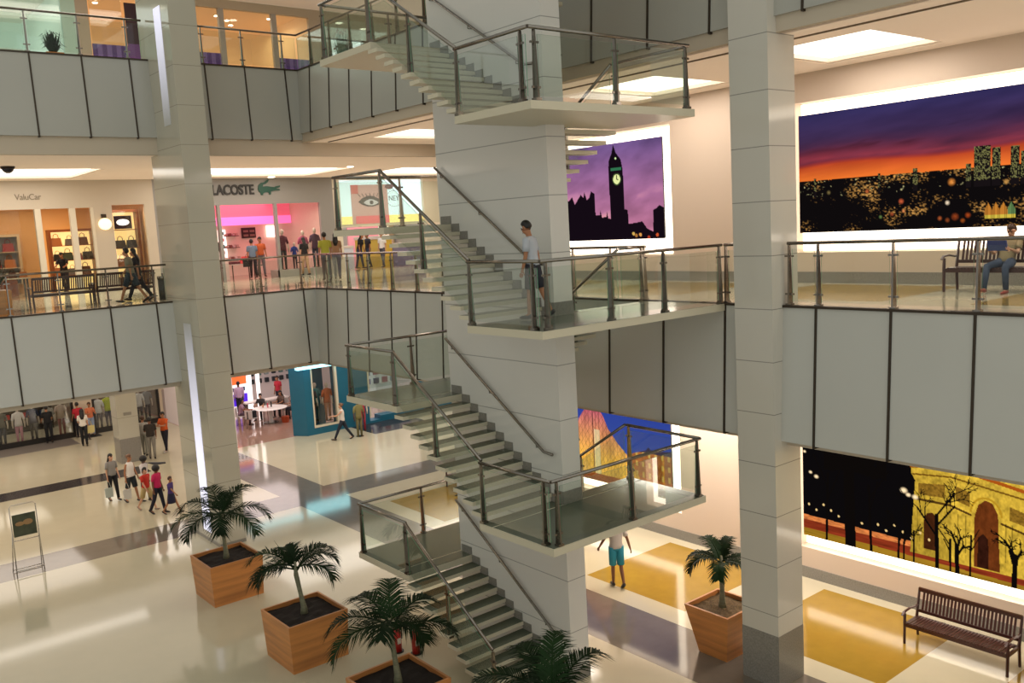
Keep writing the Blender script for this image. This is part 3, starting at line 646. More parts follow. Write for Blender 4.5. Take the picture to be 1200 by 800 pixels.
def shelf_unit(label, x0, x1, y, z0, z1, n, wood, back, group=None, depth=.4):
    t = thing('display_shelf', ((x0+x1)/2, y, z0), label, 'shelf', group)
    m = MB(); w = .1; m.box(x0-w, x0, y-depth, y, z0, z1+w); m.box(x1, x1+w, y-depth, y, z0, z1+w); m.box(x0, x1, y-depth, y, z1, z1+w); m.build('frame', wood, t)
    MB().box(x0, x1, y-.04, y, z0, z1).build('lit_back', back, t)
    zs = []
    for i in range(n):
        z = z0+(z1-z0)*(i/n)+.05; MB().box(x0, x1, y-depth+.02, y-.04, z-.03, z).build('shelf_board', wood, t); zs.append(z)
    return zs
CHER = mat('cherry_wood', '8c4a20', .4, noise=.2, nscale=4); LBACK = mat('lit_shelf_back', 'ffd98c', .5, emit=1.1)
zs = shelf_unit('cherry wood shelves with lit back at the rear of the bag shop', 9.05, 10.6, 40.7, 0, 2.4, 4, CHER, LBACK)
BAGC = {'black': mat('leather_black', '1a1512', .4), 'brown': mat('leather_brown', '5a3018', .4), 'green': mat('canvas_green', '3a4430', .6), 'tan': mat('leather_tan', 'b26a34', .45), 'red': mat('leather_red', '8c2420', .4), 'grey': mat('felt_grey', '6a625c', .7)}
def handbag(c, x, y, z, s, label, group, boxy=True):
    t = thing('handbag', (x, y, z), label, 'bag', group); w, h, d = .34*s, .26*s, .16*s
    m = MB(); m.hexa([(x-w/2, y-d/2, z), (x+w/2, y-d/2, z), (x+w/2, y+d/2, z), (x-w/2, y+d/2, z), (x-w*.42, y-d*.3, z+h), (x+w*.42, y-d*.3, z+h), (x+w*.42, y+d*.3, z+h), (x-w*.42, y+d*.3, z+h)])
    m.build('bag_body', BAGC[c], t)
    m = MB(); m.loft([(x-w*.25, y, z+h), (x-w*.2, y, z+h+.1*s), (x, y, z+h+.14*s), (x+w*.2, y, z+h+.1*s), (x+w*.25, y, z+h)], .012*s, seg=6); m.build('handle', BAGC[c], t, smooth=True)
cn = list(BAGC)
for r, z in enumerate(zs):
    for i in range(3 if r % 2 else 4):
        if r == 0: continue
        c = cn[(r*3+i*2) % 6]; handbag(c, 9.25+i*(.38 if not r % 2 else .5), 40.45, z, 1.0+.2*((i+r) % 2), 'small leather bag on the lit rear shelves of the bag shop', 'bags on the lit rear shelves')
zs = shelf_unit('lit display shelves in the narrow right window of the bag shop', 10.6, 11.5, 37.6, .14, 3.0, 4, CHER, LBACK)
for r, z in enumerate(zs[:3]):
    for i in range(2): handbag(cn[(r*2+i+1) % 6], 10.85+i*.42, 37.38, z, 1.15, 'leather bag in the narrow right window of the bag shop', 'bags in the narrow window')
t = thing('window_sign', (10.87, 36.9, 2.35), 'dark sign with a bright oval in the narrow bag shop window', 'sign')
MB().box(10.55, 11.2, 36.86, 36.9, 2.35, 2.85).build('sign_board', mat('sign_brown', '3a1c12', .4), t)
MB().ell((10.87, 36.85, 2.6), (.24, .02, .12), 16, 8).build('bright_oval', E('oval_glow', 'fff6ee', 2.0), t)
t = thing('shop_counter', (6.5, 39.4, 0), 'low cherry wood counter just inside the bag shop entrance', 'counter')
MB().box(5.6, 7.4, 39, 39.7, 0, .85).build('counter_body', CHER, t); MB().box(5.5, 7.5, 38.9, 39.8, .85, .9).build('counter_top', mat('marble_top', 'cfc0a8', .2), t)
t = thing('display_table', (6.6, 37.5, 0), 'glass-topped display table with shoes by the bag shop window', 'table')
MB().box(5.7, 7.5, 37.2, 37.9, .7, .75).build('table_top', mat('marble_top', 'cfc0a8', .2), t)
for a in (5.8, 7.4):
    for b in (37.3, 37.8): MB().box(a-.03, a+.03, b-.03, b+.03, 0, .7).build('leg', STEEL, t)
for i in range(5): handbag(cn[(i*2+1) % 6], 5.9+i*.36, 37.55, .75, .8, 'small bag on the display table by the bag shop window', 'bags on the window table')
zs = shelf_unit('pale wall shelves at the left rear of the bag shop', 5.2, 7.9, 41.15, .4, 2.3, 3, mat('pale_shelf', 'c8b090', .4), mat('mirror_grey', '8f8a84', .3))
for r, z in enumerate(zs):
    for i in range(5): handbag(cn[(r+i*5) % 6], 5.5+i*.52, 40.95, z, 1.25, 'bag on the pale rear wall shelves of the bag shop', 'bags on the pale shelves')
t = thing('wall_picture', (7.2, 41.1, 2.3), 'pale framed picture on the rear wall of the bag shop', 'picture'); MB().box(6.5, 7.1, 41.05, 41.1, 2.35, 2.95).build('print', mat('print_grey', '8c8c98', .4, emit=.3), t)
# ceiling spots in the bag shop
def spot(x, y, z, label, grp, r=.07, e=14):
    t = MB().tube((x, y, z-.02), (x, y, z), r, 10).build('ceiling_spot', mat('spot_glow%d' % e, 'fff2dc', .4, emit=e)); tag(t, label, 'spotlight', grp); return t
for x, y in ((4.6, 38), (6.3, 37.4), (7.0, 38.6), (8.3, 37.5), (9.4, 38.2), (9.3, 39.5), (6.0, 39.6), (7.9, 40)): spot(x, y, 3.5, 'small warm ceiling spot inside the bag shop', 'ceiling spots in the bag shop')
# --- pink-lit clothes shop
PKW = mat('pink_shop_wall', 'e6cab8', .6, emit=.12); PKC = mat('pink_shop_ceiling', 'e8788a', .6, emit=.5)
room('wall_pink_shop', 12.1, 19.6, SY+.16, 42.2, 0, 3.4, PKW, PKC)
lac = facade('grey storefront of the pink-lit clothes shop with a crocodile sign', (16.5, SY, 0),
             [(12.0, 19.8, 3.12, 4.2), (19.12, 19.8, 0, 3.12), (12.0, 12.5, 0, 3.12)], [(17.1, 19.12, .32, 3.1), (12.5, 14.5, .05, 3.1)], GREYF)
for x in (14.5, 16.98): MB().box(x, x+.12, SY-.02, SY+.16, 0, 3.12).build('mullion', GREYF, lac)
MB().box(16.98, 19.15, SY-.03, SY+.9, 0, .3).build('display_plinth', mat('plinth_grey', '9a958c', .4), lac)
BLK = mat('sign_letters_dark', '26221f', .5)
text('LACOSTE', (14.33, SY-.03, 3.545), .56, BLK, lac, bold=.014, ext=.03, sp=1.0, sx=.76)
# crocodile emblem
cx, cz = 16.32, 3.76
croc = [(0, .0), (.04, .12), (.16, .2), (.3, .22), (.44, .3), (.52, .31), (.46, .22), (.36, .16), (.24, .13), (.22, .07), (.4, .08), (.56, .06), (.72, .04), (.8, .07), (1.0, .1), (.98, .04), (.8, -.01), (.97, -.03), (.98, -.07), (.78, -.07), (.62, -.09), (.55, -.11), (.56, -.2), (.5, -.21), (.46, -.12), (.3, -.13), (.2, -.17), (.2, -.22), (.12, -.22), (.1, -.14), (.03, -.1)]
m = MB(); m.prism([(cx+a, cz+b*1.22) for a, b in croc], SY-.045, SY-.005, 1); m.build('crocodile_emblem', mat('emblem_green', '16483a', .4), lac)
m = MB(); m.box(12.2, 19.5, 40.2, 40.3, 2.35, 2.72); m.build('pink_light_band', E('pink_glow', 'f264a8', 1.6), lac)
m = MB(); m.box(12.2, 19.5, 40.25, 40.35, 2.72, 3.35); m.build('pink_bulkhead', E('pink_bulkhead', 'e0607a', .75), lac)
area((15.8, 38.8, 3.3), 5, 3, 85, (1, .86, .78)); area((18, 37.2, 3.0), 1.8, .8, 30, (1, .86, .72))
for k, (x0, x1, z0, z1) in enumerate(((16.65, 17.0, .9, 2.2), (19.1, 19.55, 1.75, 2.3), (15.2, 15.5, .6, 2.2))):
    t = thing('light_panel', (x0, 42, z0), ['tall glowing white panel with small coloured badges in the pink shop', 'white lit niche at the right of the pink shop', 'narrow white lit panel behind the left mullion'][k], 'light panel')
    MB().box(x0, x1, 42.05, 42.15, z0, z1).build('glow', E('panel_glow', 'fff4ec', 1.8), t)
    if k == 0:
        for i, c in enumerate(('c86a58', '3a9a8a', 'd84a6a', '2a9a84')): MB().box(x0+.1, x1-.1, 42.03, 42.05, z0+.15+i*.3, z0+.3+i*.3).build('badge', mat('badge'+c, c), t)
t = thing('wall_screen', (18.2, 42, 1.9), 'dark menu-like panel on the rear wall of the pink shop', 'screen'); MB().box(17.8, 18.5, 42.05, 42.12, 1.75, 2.25).build('screen_face', mat('screen_dark', '2a1c1a', .3), t)
for i in range(4): MB().box(17.88+(i % 2)*.32, 18.12+(i % 2)*.32, 42.03, 42.05, 1.83+(i//2)*.2, 1.93+(i//2)*.2).build('screen_tile', mat('screen_tile', '8c7a6a', .4), t)
for k, (x, z) in enumerate(((17.2, 1.9), (17.2, 1.35), (17.25, .8))):
    t = thing('wall_shelf', (x, 42, z), 'small rear wall shelf with folded shirts in the pink shop', 'shelf', 'shirt shelves in the pink shop')
    MB().box(x-.35, x+.35, 41.8, 42.2, z-.03, z).build('shelf_board', mat('shelf_dark', '5a3a34', .5), t)
    for i in range(4): MB().box(x-.3+i*.16, x-.17+i*.16, 41.85, 42.1, z, z+.09+.03*(i % 2)).build('folded_shirt', mat('shirt%d' % (i % 3), ('c8b0a0', '8a5a50', 'd8d0c8')[i % 3]), t)
t = thing('display_counter', (15.0, 38.6, 0), 'white display counter just inside the left opening of the pink shop', 'counter'); MB().box(14.7, 15.5, 38.3, 39, 0, .95).build('counter_body', mat('counter_white', 'e0d0c4', .4), t)
t = thing('display_table', (16.2, 38.8, 0), 'low slim-legged table with pink garments in the pink shop', 'table')
MB().box(15.7, 16.8, 38.5, 39.2, .6, .64).build('table_top', mat('counter_white', 'e0d0c4', .4), t)
for a in (15.75, 16.75):
    for b in (38.55, 39.15): MB().box(a-.02, a+.02, b-.02, b+.02, 0, .6).build('leg', STEEL, t)
m = MB(); m.hexa([(16.2, 38.55, .64), (16.7, 38.55, .64), (16.7, 38.95, .64), (16.2, 38.95, .64), (16.35, 38.7, .95), (16.6, 38.7, .95), (16.6, 38.85, .95), (16.35, 38.85, .95)]); tag(m.build('folded_garment', mat('coral_cloth', 'c8403c', .7)), 'coral red garment draped on the slim table in the pink shop', 'garment')
m = MB(); m.box(15.75, 16.15, 38.6, 39.0, .64, .74); tag(m.build('folded_garment', mat('maroon_cloth', '5a2428', .7)), 'dark maroon folded garment on the slim table in the pink shop', 'garment')
# --- cosmetics shop with the eye poster
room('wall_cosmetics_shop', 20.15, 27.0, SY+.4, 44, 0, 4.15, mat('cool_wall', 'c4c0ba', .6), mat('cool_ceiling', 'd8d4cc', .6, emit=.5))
cos = facade('pale storefront of the cosmetics shop with a lit upper window and eye poster', (22.5, SY, 0), [(19.8, 20.15, 0, 4.2, FRAMEW), (24.6, 34, 0, 4.2, WHITE), (20.15, 24.6, 4.08, 4.2, FRAMEW), (20.15, 24.6, 1.98, 2.1, FRAMEW)], [], CREAMF)
MB().box(20.15, 24.55, SY+.1, SY+.2, 2.45, 4.06).build('lit_window', E('window_sky_glow', 'cfe6ee', 1.05), cos)
MB().box(20.15, 24.55, SY+.1, SY+.2, 2.1, 2.45).build('lit_yellow_band', E('yellow_band', 'f0d884', 1.1), cos)
m = MB(); m.box(20.75, 22.65, SY+.04, SY+.09, 2.1, 3.85); m.build('poster_panel', E('poster_skin', 'b8938e', .7), cos)
m = MB(); m.box(20.75, 21.1, SY+.02, SY+.04, 3.45, 3.85); m.build('poster_patch', E('poster_patch', 'b8605c', .7), cos)
m = MB(); m.box(20.9, 22.65, SY+.02, SY+.04, 2.1, 2.45); m.build('poster_patch', E('poster_pink', 'd06468', .8), cos)
eye = [(-.62, .0), (-.4, .16), (-.1, .25), (.2, .22), (.5, .1), (.62, -.02), (.4, -.14), (.1, -.2), (-.2, -.18), (-.45, -.1)]
m = MB(); m.prism([(21.7+a*1.0, 3.08+b*1.1) for a, b in eye], SY+.01, SY+.035, 1); m.build('poster_eye', mat('eye_dark', '4a4448', .5, emit=.4), cos)
m = MB(); m.prism([(21.72+a*.62, 3.04+b*.62) for a, b in eye], SY-.01, SY+.008, 1); m.build('poster_eye_white', mat('eye_light', 'c0bcc0', .5, emit=.5), cos)
m = MB(); m.tube((21.74, SY-.03, 3.05), (21.74, SY-.011, 3.05), .09, 14); m.build('poster_pupil', mat('eye_dark', '4a4448', .5), cos)
for i in range(7):
    a = -.5+i*.17; m = MB(); m.loft([(21.7+a, SY, 3.3), (21.7+a*1.25-.03, SY-.01, 3.46)], .014, seg=5); m.build('poster_eyelash', mat('eye_dark', '4a4448', .5), cos)
m = MB(); m.ell((22.75, SY+.05, 3.75), (.25, .03, .12), 12, 6); m.build('printed_flower', mat('flower_grey', '7a5c60', .5, emit=.4), cos)
text('NEY', (22.72, SY+.085, 3.1), .34, mat('window_letter_grey', '7c8a94', .5), cos, ext=.006, sx=.9)
m = MB(); n_ = 22
for i in range(n_):
    a, b = 2*math.pi*i/n_, 2*math.pi*(i+.6)/n_
    m.loft([(23.02+.42*math.cos(a), SY+.08, 3.2+.36*math.sin(a)), (23.02+.42*math.cos(b), SY+.08, 3.2+.36*math.sin(b))], .012, seg=5)
m.build('printed_ring', mat('window_letter_grey', '7c8a94', .5), cos)
area((23, 39, 4.0), 5, 3, 150, (1, .93, .85))
def counter(x0, x1, y0, y1, h, col, label, z=0, e=0):
    t = thing('display_counter', ((x0+x1)/2, (y0+y1)/2, z), label, 'counter'); MB().box(x0, x1, y0, y1, z, z+h*.9).build('counter_body', mat('c'+col, col, .4, emit=e), t)
    MB().box(x0-.03, x1+.03, y0-.03, y1+.03, z+h*.9, z+h).build('counter_top', mat('counter_white', 'e0d0c4', .4), t)
counter(23.0, 23.6, 38, 40.5, 1.5, 'd8b448', 'bright yellow counter in the cosmetics shop', 0, .05)
counter(23.75, 25.6, 38.2, 39, 1.1, '8c88a8', 'violet grey counter in the cosmetics shop', 0)
counter(21.2, 22.6, 40, 40.8, 1.1, 'c8c8cc', 'white counter behind shoppers in the cosmetics shop', 0, .2)
t = thing('poster_stand', (23.8, 41.5, 0), 'pink poster with a dark haired portrait in the cosmetics shop', 'poster'); MB().box(23.2, 25.0, 41.5, 41.6, 0, 2.0).build('poster_face', E('poster_rose', 'd88a90', .5), t); MB().ell((24.1, 41.47, 1.45), (.2, .02, .28), 12, 6).build('portrait', mat('portrait_hair', '33202a', .6), t); MB().ell((24.1, 41.44, 1.42), (.11, .02, .15), 12, 6).build('portrait_face', mat('skin_print', 'd8a890', .6), t)
zs = shelf_unit('lit cosmetics shelves at the right of the cosmetics shop', 25.0, 26.8, 43.4, 0, 2.0, 4, mat('pale_shelf', 'c8b090', .4), E('lit_shelf_white', 'fff0d8', .9))
rs = random.Random(9)
for z in zs:
    for i in range(8):
        c = rs.choice(('c84a6a', 'e0e0e4', 'd8a030', '5a5a8c', '2a2a2a')); m = MB(); x = 25.1+i*.2; m.tube((x, 43.2, z), (x, 43.2, z+.16), .045, 8); tag(m.build('cosmetic_bottle', mat('btl'+c, c, .3)), 'small bottle on the lit cosmetics shelves', 'bottle', 'bottles on the cosmetics shelves')
# --- top level shops
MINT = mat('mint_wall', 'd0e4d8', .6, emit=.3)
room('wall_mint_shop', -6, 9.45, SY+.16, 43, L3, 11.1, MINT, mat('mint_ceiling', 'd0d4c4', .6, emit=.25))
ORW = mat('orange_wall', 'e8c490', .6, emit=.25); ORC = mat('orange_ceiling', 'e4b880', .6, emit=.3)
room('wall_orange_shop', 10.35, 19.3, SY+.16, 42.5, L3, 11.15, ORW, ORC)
mint = facade('mint framed storefront at the far left of the top level', (5, SY, L3), [(9.4, 9.9, L3, 11.3, mat('mint_frame', 'b4d4c8', .35)), (9.9, 10.34, L3, 11.3, mat('pillar_cream', 'b8a894', .5)), (-6, 9.4, 11.05, 11.3, CREAMF), (-6, 2.0, L3, 11.05)], [(2.1, 5.5, L3+.05, 11), (5.6, 9.38, L3+.05, 11)], CREAMF)
PUR = [mat('stripe_purple', '5c3a86', .6, emit=.2), mat('stripe_lilac', '8a6cae', .6, emit=.2)]
orr = facade('orange-lit top level storefront with purple striped panels', (15, SY, L3), [(12.25, 14.4, L3, 11.3, CREAMF), (10.34, 19.8, 10.95, 11.3, CREAMF), (19.3, 19.8, L3, 10.95, CREAMF)],
             [(10.4, 11.55, L3+.05, 10.95), (14.42, 15.3, L3+.05, 10.95), (15.55, 17.6, L3+.05, 10.95), (17.8, 19.3, L3+.05, 10.95)], CREAMF)
for x in (15.3, 17.58): MB().box(x, x+.22, SY-.02, SY+.14, L3, 10.95).build('mullion', mat('mullion_silver', 'b4aea8', .4), orr)
for a, b in ((10.4, 12.25), (14.4, 15.3), (17.8, 19.35)):
    m = MB(); w = .17; x = a; k = 0
    while x < b-.01:
        m.box(x, min(b, x+w), SY+.1+.002*(k % 2), SY+.14, L3, 9.2, k % 2); x += w; k += 1
    m.build('striped_panel', PUR, orr)
t = thing('hanging_banner', (11.9, SY-.2, 8.8), 'dark purple banner hanging inside the orange-lit top level shop window', 'banner'); MB().box(11.62, 12.2, SY-.1, SY-.06, 9.25, 10.75).build('banner_cloth', mat('banner_plum', '38202c', .6), t); MB().box(11.62, 12.2, SY-.1, SY-.07, 8.6, 9.25).build('banner_foot', mat('banner_violet', '6a4080', .6), t)
for i, (x, y) in enumerate(((4.6, 38), (6.2, 37.4), (8.0, 38.5), (8.8, 37.3), (7.2, 40))): spot(x, y, 11.1, 'bright ceiling spot inside the mint shop', 'ceiling spots in the mint shop', .16, 9)
for i, (x, y) in enumerate(((10.9, 37.3), (11.05, 37.9), (11.2, 38.5), (14.7, 38), (15.0, 39), (16.1, 38.6), (16.8, 39.2), (17.3, 40), (18.3, 38.2), (18.8, 38.8), (15.8, 40.5))): spot(x, y, 11.15, 'small ceiling spot inside the orange-lit shop', 'ceiling spots in the orange-lit shop', .09, 12)
spot(17.3, 33.5, 11.3, 'round recessed downlight in the top level corridor ceiling', 'corridor downlights', .16, 10)
area((6, 39, 10.9), 5, 3, 100, (.92, 1, .95)); area((13, 39.2, 10.9), 4, 3, 70, (1, .86, .62)); area((17, 39.2, 10.9), 4, 3, 95, (1, .86, .62))
t = thing('wall_cornice', (6, 42.4, 9.5), 'pale cornice shelf on the mint shop rear wall', 'shelf'); MB().box(0, 9.4, 42.2, 42.9, 9.6, 9.9).build('cornice', mat('cornice_pale', 'd0d4c4', .5), t)
for k, (x, c) in enumerate(((15.9, 'a85a48'), (16.5, '8a4a5a'))):
    t = thing('wall_decal', (x, 42.4, 9), 'small dark red sketch on the orange-lit shop wall', 'decal', 'wall sketches in the orange-lit shop'); m = MB(); 
    for i in range(5): m.loft([(x-.2+.1*i, 42.45, 8.6+.15*(i % 2)), (x-.1+.06*i, 42.45, 9.5-.1*i)], .02, seg=5)
    m.build('sketch', mat('decal'+c, c, .6), t)
t = thing('gift_shop', (23, SY, L3), 'white-lit top level shop window seen past the upper stair landing', 'storefront')
MB().box(19.8, 30, SY, SY+.16, 10.2, 11.3).build('facade_panel', CREAMF, t); MB().box(19.8, 20.3, SY-.01, SY+.15, L3, 10.2).build('facade_panel', CREAMF, t)
MB().box(20.3, 30, SY+.3, SY+.4, L3, 10.2).build('lit_window', E('white_window_glow', 'e4ecec', .95), t)
MB().box(22.6, 23.6, SY+.2, SY+.29, 8.2, 9.9).build('pink_poster', E('poster_magenta', 'd070a8', .8), t)
for x in (21.9, 24.6, 27): MB().box(x, x+.2, SY+.02, SY+.2, L3, 10.2).build('mullion', STEEL, t)
# --- ground level: clothes shop on the left
CY = 45.4
DKF = mat('black_window_frame', '1c1815', .4); CW = mat('ground_wall_cream', 'cdbca4', .5)
room('wall_clothes_shop', -6, 14.6, CY+.2, 49.5, G, -3.2, mat('shop_taupe', '7c6c5c', .7), mat('shop_ceiling_dark', '6a5c4e', .7))
clo = facade('black framed windows of the ground level clothes shop at far left', (8, CY, G), [(-12, 16.5, -3.3, -2.5, CW), (10.25, 11.1, G, -3.3, CW), (12.6, 13.0, G, -3.3, CW), (14.2, 16.5, G, -3.3, CW), (-12, -4, G, -3.3, CW)],
             [(-4, 6.9, G+.25, -3.3), (7.1, 10.2, G+.25, -3.3), (11.15, 12.6, G+.25, -3.3), (13.0, 14.2, G+.25, -3.3)], CW)
for a, b in ((-4, 10.25), (11.1, 12.6), (13.0, 14.2)): MB().box(a, b, CY-.05, CY+.15, G, G+.22).build('dark_plinth', DKF, clo)
for x in (6.9, 10.18, 11.1, 12.5, 13.0, 14.1): MB().box(x, x+.1, CY-.02, CY+.12, G, -3.3).build('dark_mullion', DKF, clo)
area((5, 47.2, -3.3), 8, 2.5, 120, (1, .85, .7)); area((12.6, 47, -3.3), 3, 2, 50, (1, .88, .75))
def torso_form(x, y, z, c, label, group, legs=None, s=1., skin='d8c8b8', head=True, cat='mannequin'):
    """headed display figure: clothed torso, head, legs on a base plate"""
    t = thing('mannequin', (x, y, z), label, cat, group)
    m = MB(); m.loft([(x, y, z+.82*s), (x, y, z+.98*s), (x, y, z+1.12*s), (x, y, z+1.3*s), (x, y, z+1.42*s), (x, y, z+1.48*s)], [(.17*s, .11*s), (.16*s, .1*s), (.14*s, .09*s), (.19*s, .11*s), (.17*s, .08*s), (.05*s, .05*s)], side=(1, 0, 0), seg=12)
    for q in (-1, 1): m.loft([(x+q*.16*s, y, z+1.4*s), (x+q*.22*s, y, z+1.22*s), (x+q*.24*s, y-.02, z+1.1*s)], [.06*s, .055*s, .05*s], seg=8)
    m.build('garment', mat('gar'+c, c, .8), t, smooth=True)
    m = MB()
    for q in (-1, 1): m.loft([(x+q*.23*s, y-.01, z+1.15*s), (x+q*.25*s, y-.03, z+.9*s), (x+q*.24*s, y-.05, z+.74*s)], [.04*s, .035*s, .025*s], seg=8)
    if head: m.loft([(x, y, z+1.44*s), (x, y, z+1.53*s)], .045*s, seg=8); m.ell((x, y-.01, z+1.62*s), (.08*s, .095*s, .12*s), 12, 8)
    m.build('figure', mat('dummy'+skin, skin, .4), t, smooth=True)
    m = MB()
    for q in (-1, 1): m.loft([(x+q*.08*s, y, z+.86*s), (x+q*.09*s, y, z+.46*s), (x+q*.09*s, y, z+.02)], [.085*s, .06*s, .045*s], seg=8)
    m.build('trousers', mat('tr'+(legs or '2a2a34'), legs or '2a2a34', .8), t, smooth=True)
    MB().tube((x, y, z), (x, y, z+.02), .18*s, 14).build('base_plate', STEEL, t); return t
for i, (x, c, l) in enumerate(((4.6, 'c87a3a', '3a3a40'), (5.6, 'e0e0e0', '1a1a1e'), (6.5, '2a2c3a', '5a5450'), (7.4, '7a7468', '2a2a34'), (8.05, 'e8e0e0', 'c88a9a'), (8.7, '2c3450', '1c1c22'), (9.3, 'a8a49c', '3a3a3a'), (9.9, 'c8b4a8', '884444'), (11.5, 'f0f0f0', '2a2a34'), (12.0, 'c8d42a', '4a4a50'), (13.4, 'e4e4e6', '222226'), (13.85, '8a8c90', '1c1c20'))):
    torso_form(x, 46.0+.25*(i % 2), G+.02, c, 'dressed display figure behind the windows of the ground level clothes shop', 'figures in the clothes shop windows', l)
zs = shelf_unit('dark garment racks at the rear of the ground level clothes shop', 4.0, 10.0, 49.3, G, -4.4, 4, DKF, mat('rack_back', '3c322a', .7))
rs = random.Random(3)
for z in zs[1:]:
    for i in range(14):
        c = rs.choice(('b8443c', '8c8c94', '2c3c5c', 'd8d0c4', 'c88a3c', '4a3a34')); x = 4.25+i*.41; m = MB(); m.box(x, x+.3, 48.98, 49.2, z, z+.22); tag(m.build('folded_clothes', mat('fold'+c, c, .8)), 'stack of folded clothes on the rear racks of the clothes shop', 'clothes', 'folded clothes on the rear racks')
for x in (12.7, 13.2):
    pass
m = MB(); m.box(11.15, 12.55, 46.6, 46.75, -5.55, -5.45); m.box(13.05, 14.15, 46.6, 46.75, -5.55, -5.45); struct(m.build('trim_9', CHER))
m = MB(); m.box(14.35, 16.0, CY-.03, CY, G, -5.4); struct(m.build('trim_10', mat('rose_grey_panel', 'a0918c', .3)))
# --- ground level: phone shop (open front) and teal shop
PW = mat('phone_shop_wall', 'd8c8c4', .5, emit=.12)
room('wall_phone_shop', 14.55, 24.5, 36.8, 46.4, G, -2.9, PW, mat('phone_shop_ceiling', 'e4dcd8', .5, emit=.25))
TEAL = mat('teal_paint', '18617c', .35, noise=.04); 
teal = thing('storefront', (17.3, 36.2, G), 'teal storefront with a wide display window on the ground level', 'storefront')
m = MB(); m.prism([(17.08, 36.75), (17.48, 36.15), (17.82, 36.15), (17.82, 36.75)], G, -2.5, 2); m.build('teal_pillar', TEAL, teal)
for a, b, c, d in ((17.82, 19.08, G, -6.7), (19.08, 20.62, G, -2.5), (17.82, 19.08, -3.75, -2.5), (21.2, 28, G, -6.72), (20.62, 28, -4.2, -2.5), (23.6, 24.0, G, -4.2), (20.62, 21.2, G, -6.9)): MB().box(a, b, 36.15, 36.75, c, d).build('teal_panel', TEAL, teal)
for a, b, c, d in ((17.82, 17.88, -6.7, -3.75), (18.98, 19.08, -6.7, -3.75), (17.88, 18.98, -6.7, -6.62), (20.62, 20.7, -6.7, -4.2)): MB().box(a, b, 36.12, 36.3, c, d).build('window_frame', FRAMEW, teal)
MB().box(17.88, 18.98, 36.2, 36.22, -6.62, -3.75).build('window_pane', SHOPGLASS, teal)
MB().box(21.2, 28, 36.4, 36.42, -6.72, -4.2).build('window_pane', SHOPGLASS, teal)
MB().box(17.83, 19.07, 37.5, 37.6, -6.9, -3.0).build('window_backing', mat('teal_deep', '155a70', .5), teal)
MB().box(17.88, 18.98, 36.35, 37.5, -4.0, -3.8).build('red_valance', E('valance_red', 'd8583c', .8), teal)
MB().box(17.1, 19.1, 35.85, 36.12, -4.02, -3.5).build('cyan_light_band', E('cyan_glow', '9ce8f4', 2.2), teal)
MB().box(14.6, 17.1, 36.5, 36.75, -3.5, -3.3).build('cyan_light_band', E('cyan_glow', '9ce8f4', 2.2), teal)
area((18.4, 36.9, -3.9), .9, .5, 14, (1, .85, .75)); area((24, 38.5, -3), 5, 3, 160, (.9, .96, 1)); area((17.5, 41, -3.0), 4, 6, 130, (1, .86, .84))
for i, (x, c, l) in enumerate(((18.08, '3a3440', '8a4a3c'), (18.46, '2a7a80', '1f4a50'), (18.84, 'c8683c', 'a86a4a'))):
    torso_form(x, 36.75+.4*(i % 2), -6.6, c, ['dark dressed figure at the left of the teal shop window', 'teal dressed figure in the middle of the teal shop window', 'orange dressed figure at the right of the teal shop window'][i], None, l, 1.0)
torso_form(18.95, 34.2, G, '7a7448', 'olive draped display figure standing on the floor before the teal shop', None, '6a6440', .95, '4a3228')
torso_form(19.7, 35.2, G, 'a8283c', 'crimson dressed display figure beside the teal shop entrance', None, 'a8283c', .95)
# interior behind the right teal window
m = MB(); m.box(21.2, 28, 39.9, 40, G, -3); struct(m.build('wall_teal_interior', mat('pale_interior', 'c8ccc8', .6, emit=.25)))
t = thing('wall_sign', (25.4, 39.8, -4.9), 'green lit badge on the rear wall of the teal shop', 'sign'); MB().ell((25.2, 39.8, -4.6), (.3, .05, .2), 12, 6).build('badge_glow', E('green_glow', '6ee89a', 1.5), t)
for k in range(4):
    for j in range(3):
        x = 22.6+k*.5; z = -5.9+j*.45; m = MB(); m.box(x, x+.3, 39.82, 39.88, z, z+.28); tag(m.build('wall_picture', mat('pic%d' % ((k+j) % 4), ('5a4a8c', '3c4c6a', '9a5a6a', '7a8c9c')[(k+j) % 4], .5)), 'small coloured picture on the rear wall of the teal shop', 'picture', 'pictures on the teal shop rear wall')
# phone shop furniture
t = thing('display_tower', (17.8, 44, G), 'tall glowing display of orange, white and violet panels in the phone shop', 'display')
MB().box(17.1, 18.5, 44.2, 44.4, G, -3.9).build('tower_body', E('tower_glow', 'fdf6f4', .9), t)
for z0, z1, c in ((-7+.35, -6.35+.3, '4a20c8'), (-5.55, -5.15, 'f0642c'), (-4.45, -4.2, 'f07a3c'), (-4.2, -3.95, '6a2cb0')): MB().box(17.25, 18.2, 44.14, 44.2, z0, z1).build('colour_panel', E('col'+c, c, .9), t)
for z in (-5.9, -4.8):
    for i in range(4): MB().box(17.4+i*.2, 17.5+i*.2, 44.14, 44.2, z, z+.2).build('phone_model', mat('phone_blue', '2a5a7a', .4), t)
t = thing('light_column', (18.7, 43.9, G), 'narrow glowing white column beside the colour panels in the phone shop', 'light'); MB().box(18.62, 18.76, 43.8, 43.95, G, -3.5).build('glow', E('panel_glow', 'fff4ec', 1.8), t)
for k in range(6):
    for j in range(3):
        x = 19.3+k*.42; z = -6.0+j*.42; m = MB(); m.box(x, x+.2, 46.2, 46.35, z, z+.24); tag(m.build('wall_phone', mat('ph%d' % ((k*j) % 3), ('2c3238', '6a8a84', '9aa4a4')[(k*j) % 3], .4)), 'small dark handset display on the rear wall of the phone shop', 'phone', 'handsets on the phone shop wall')
t = thing('round_table', (17.7, 40.4, G), 'round white cafe-like table in the phone shop where people sit', 'table')
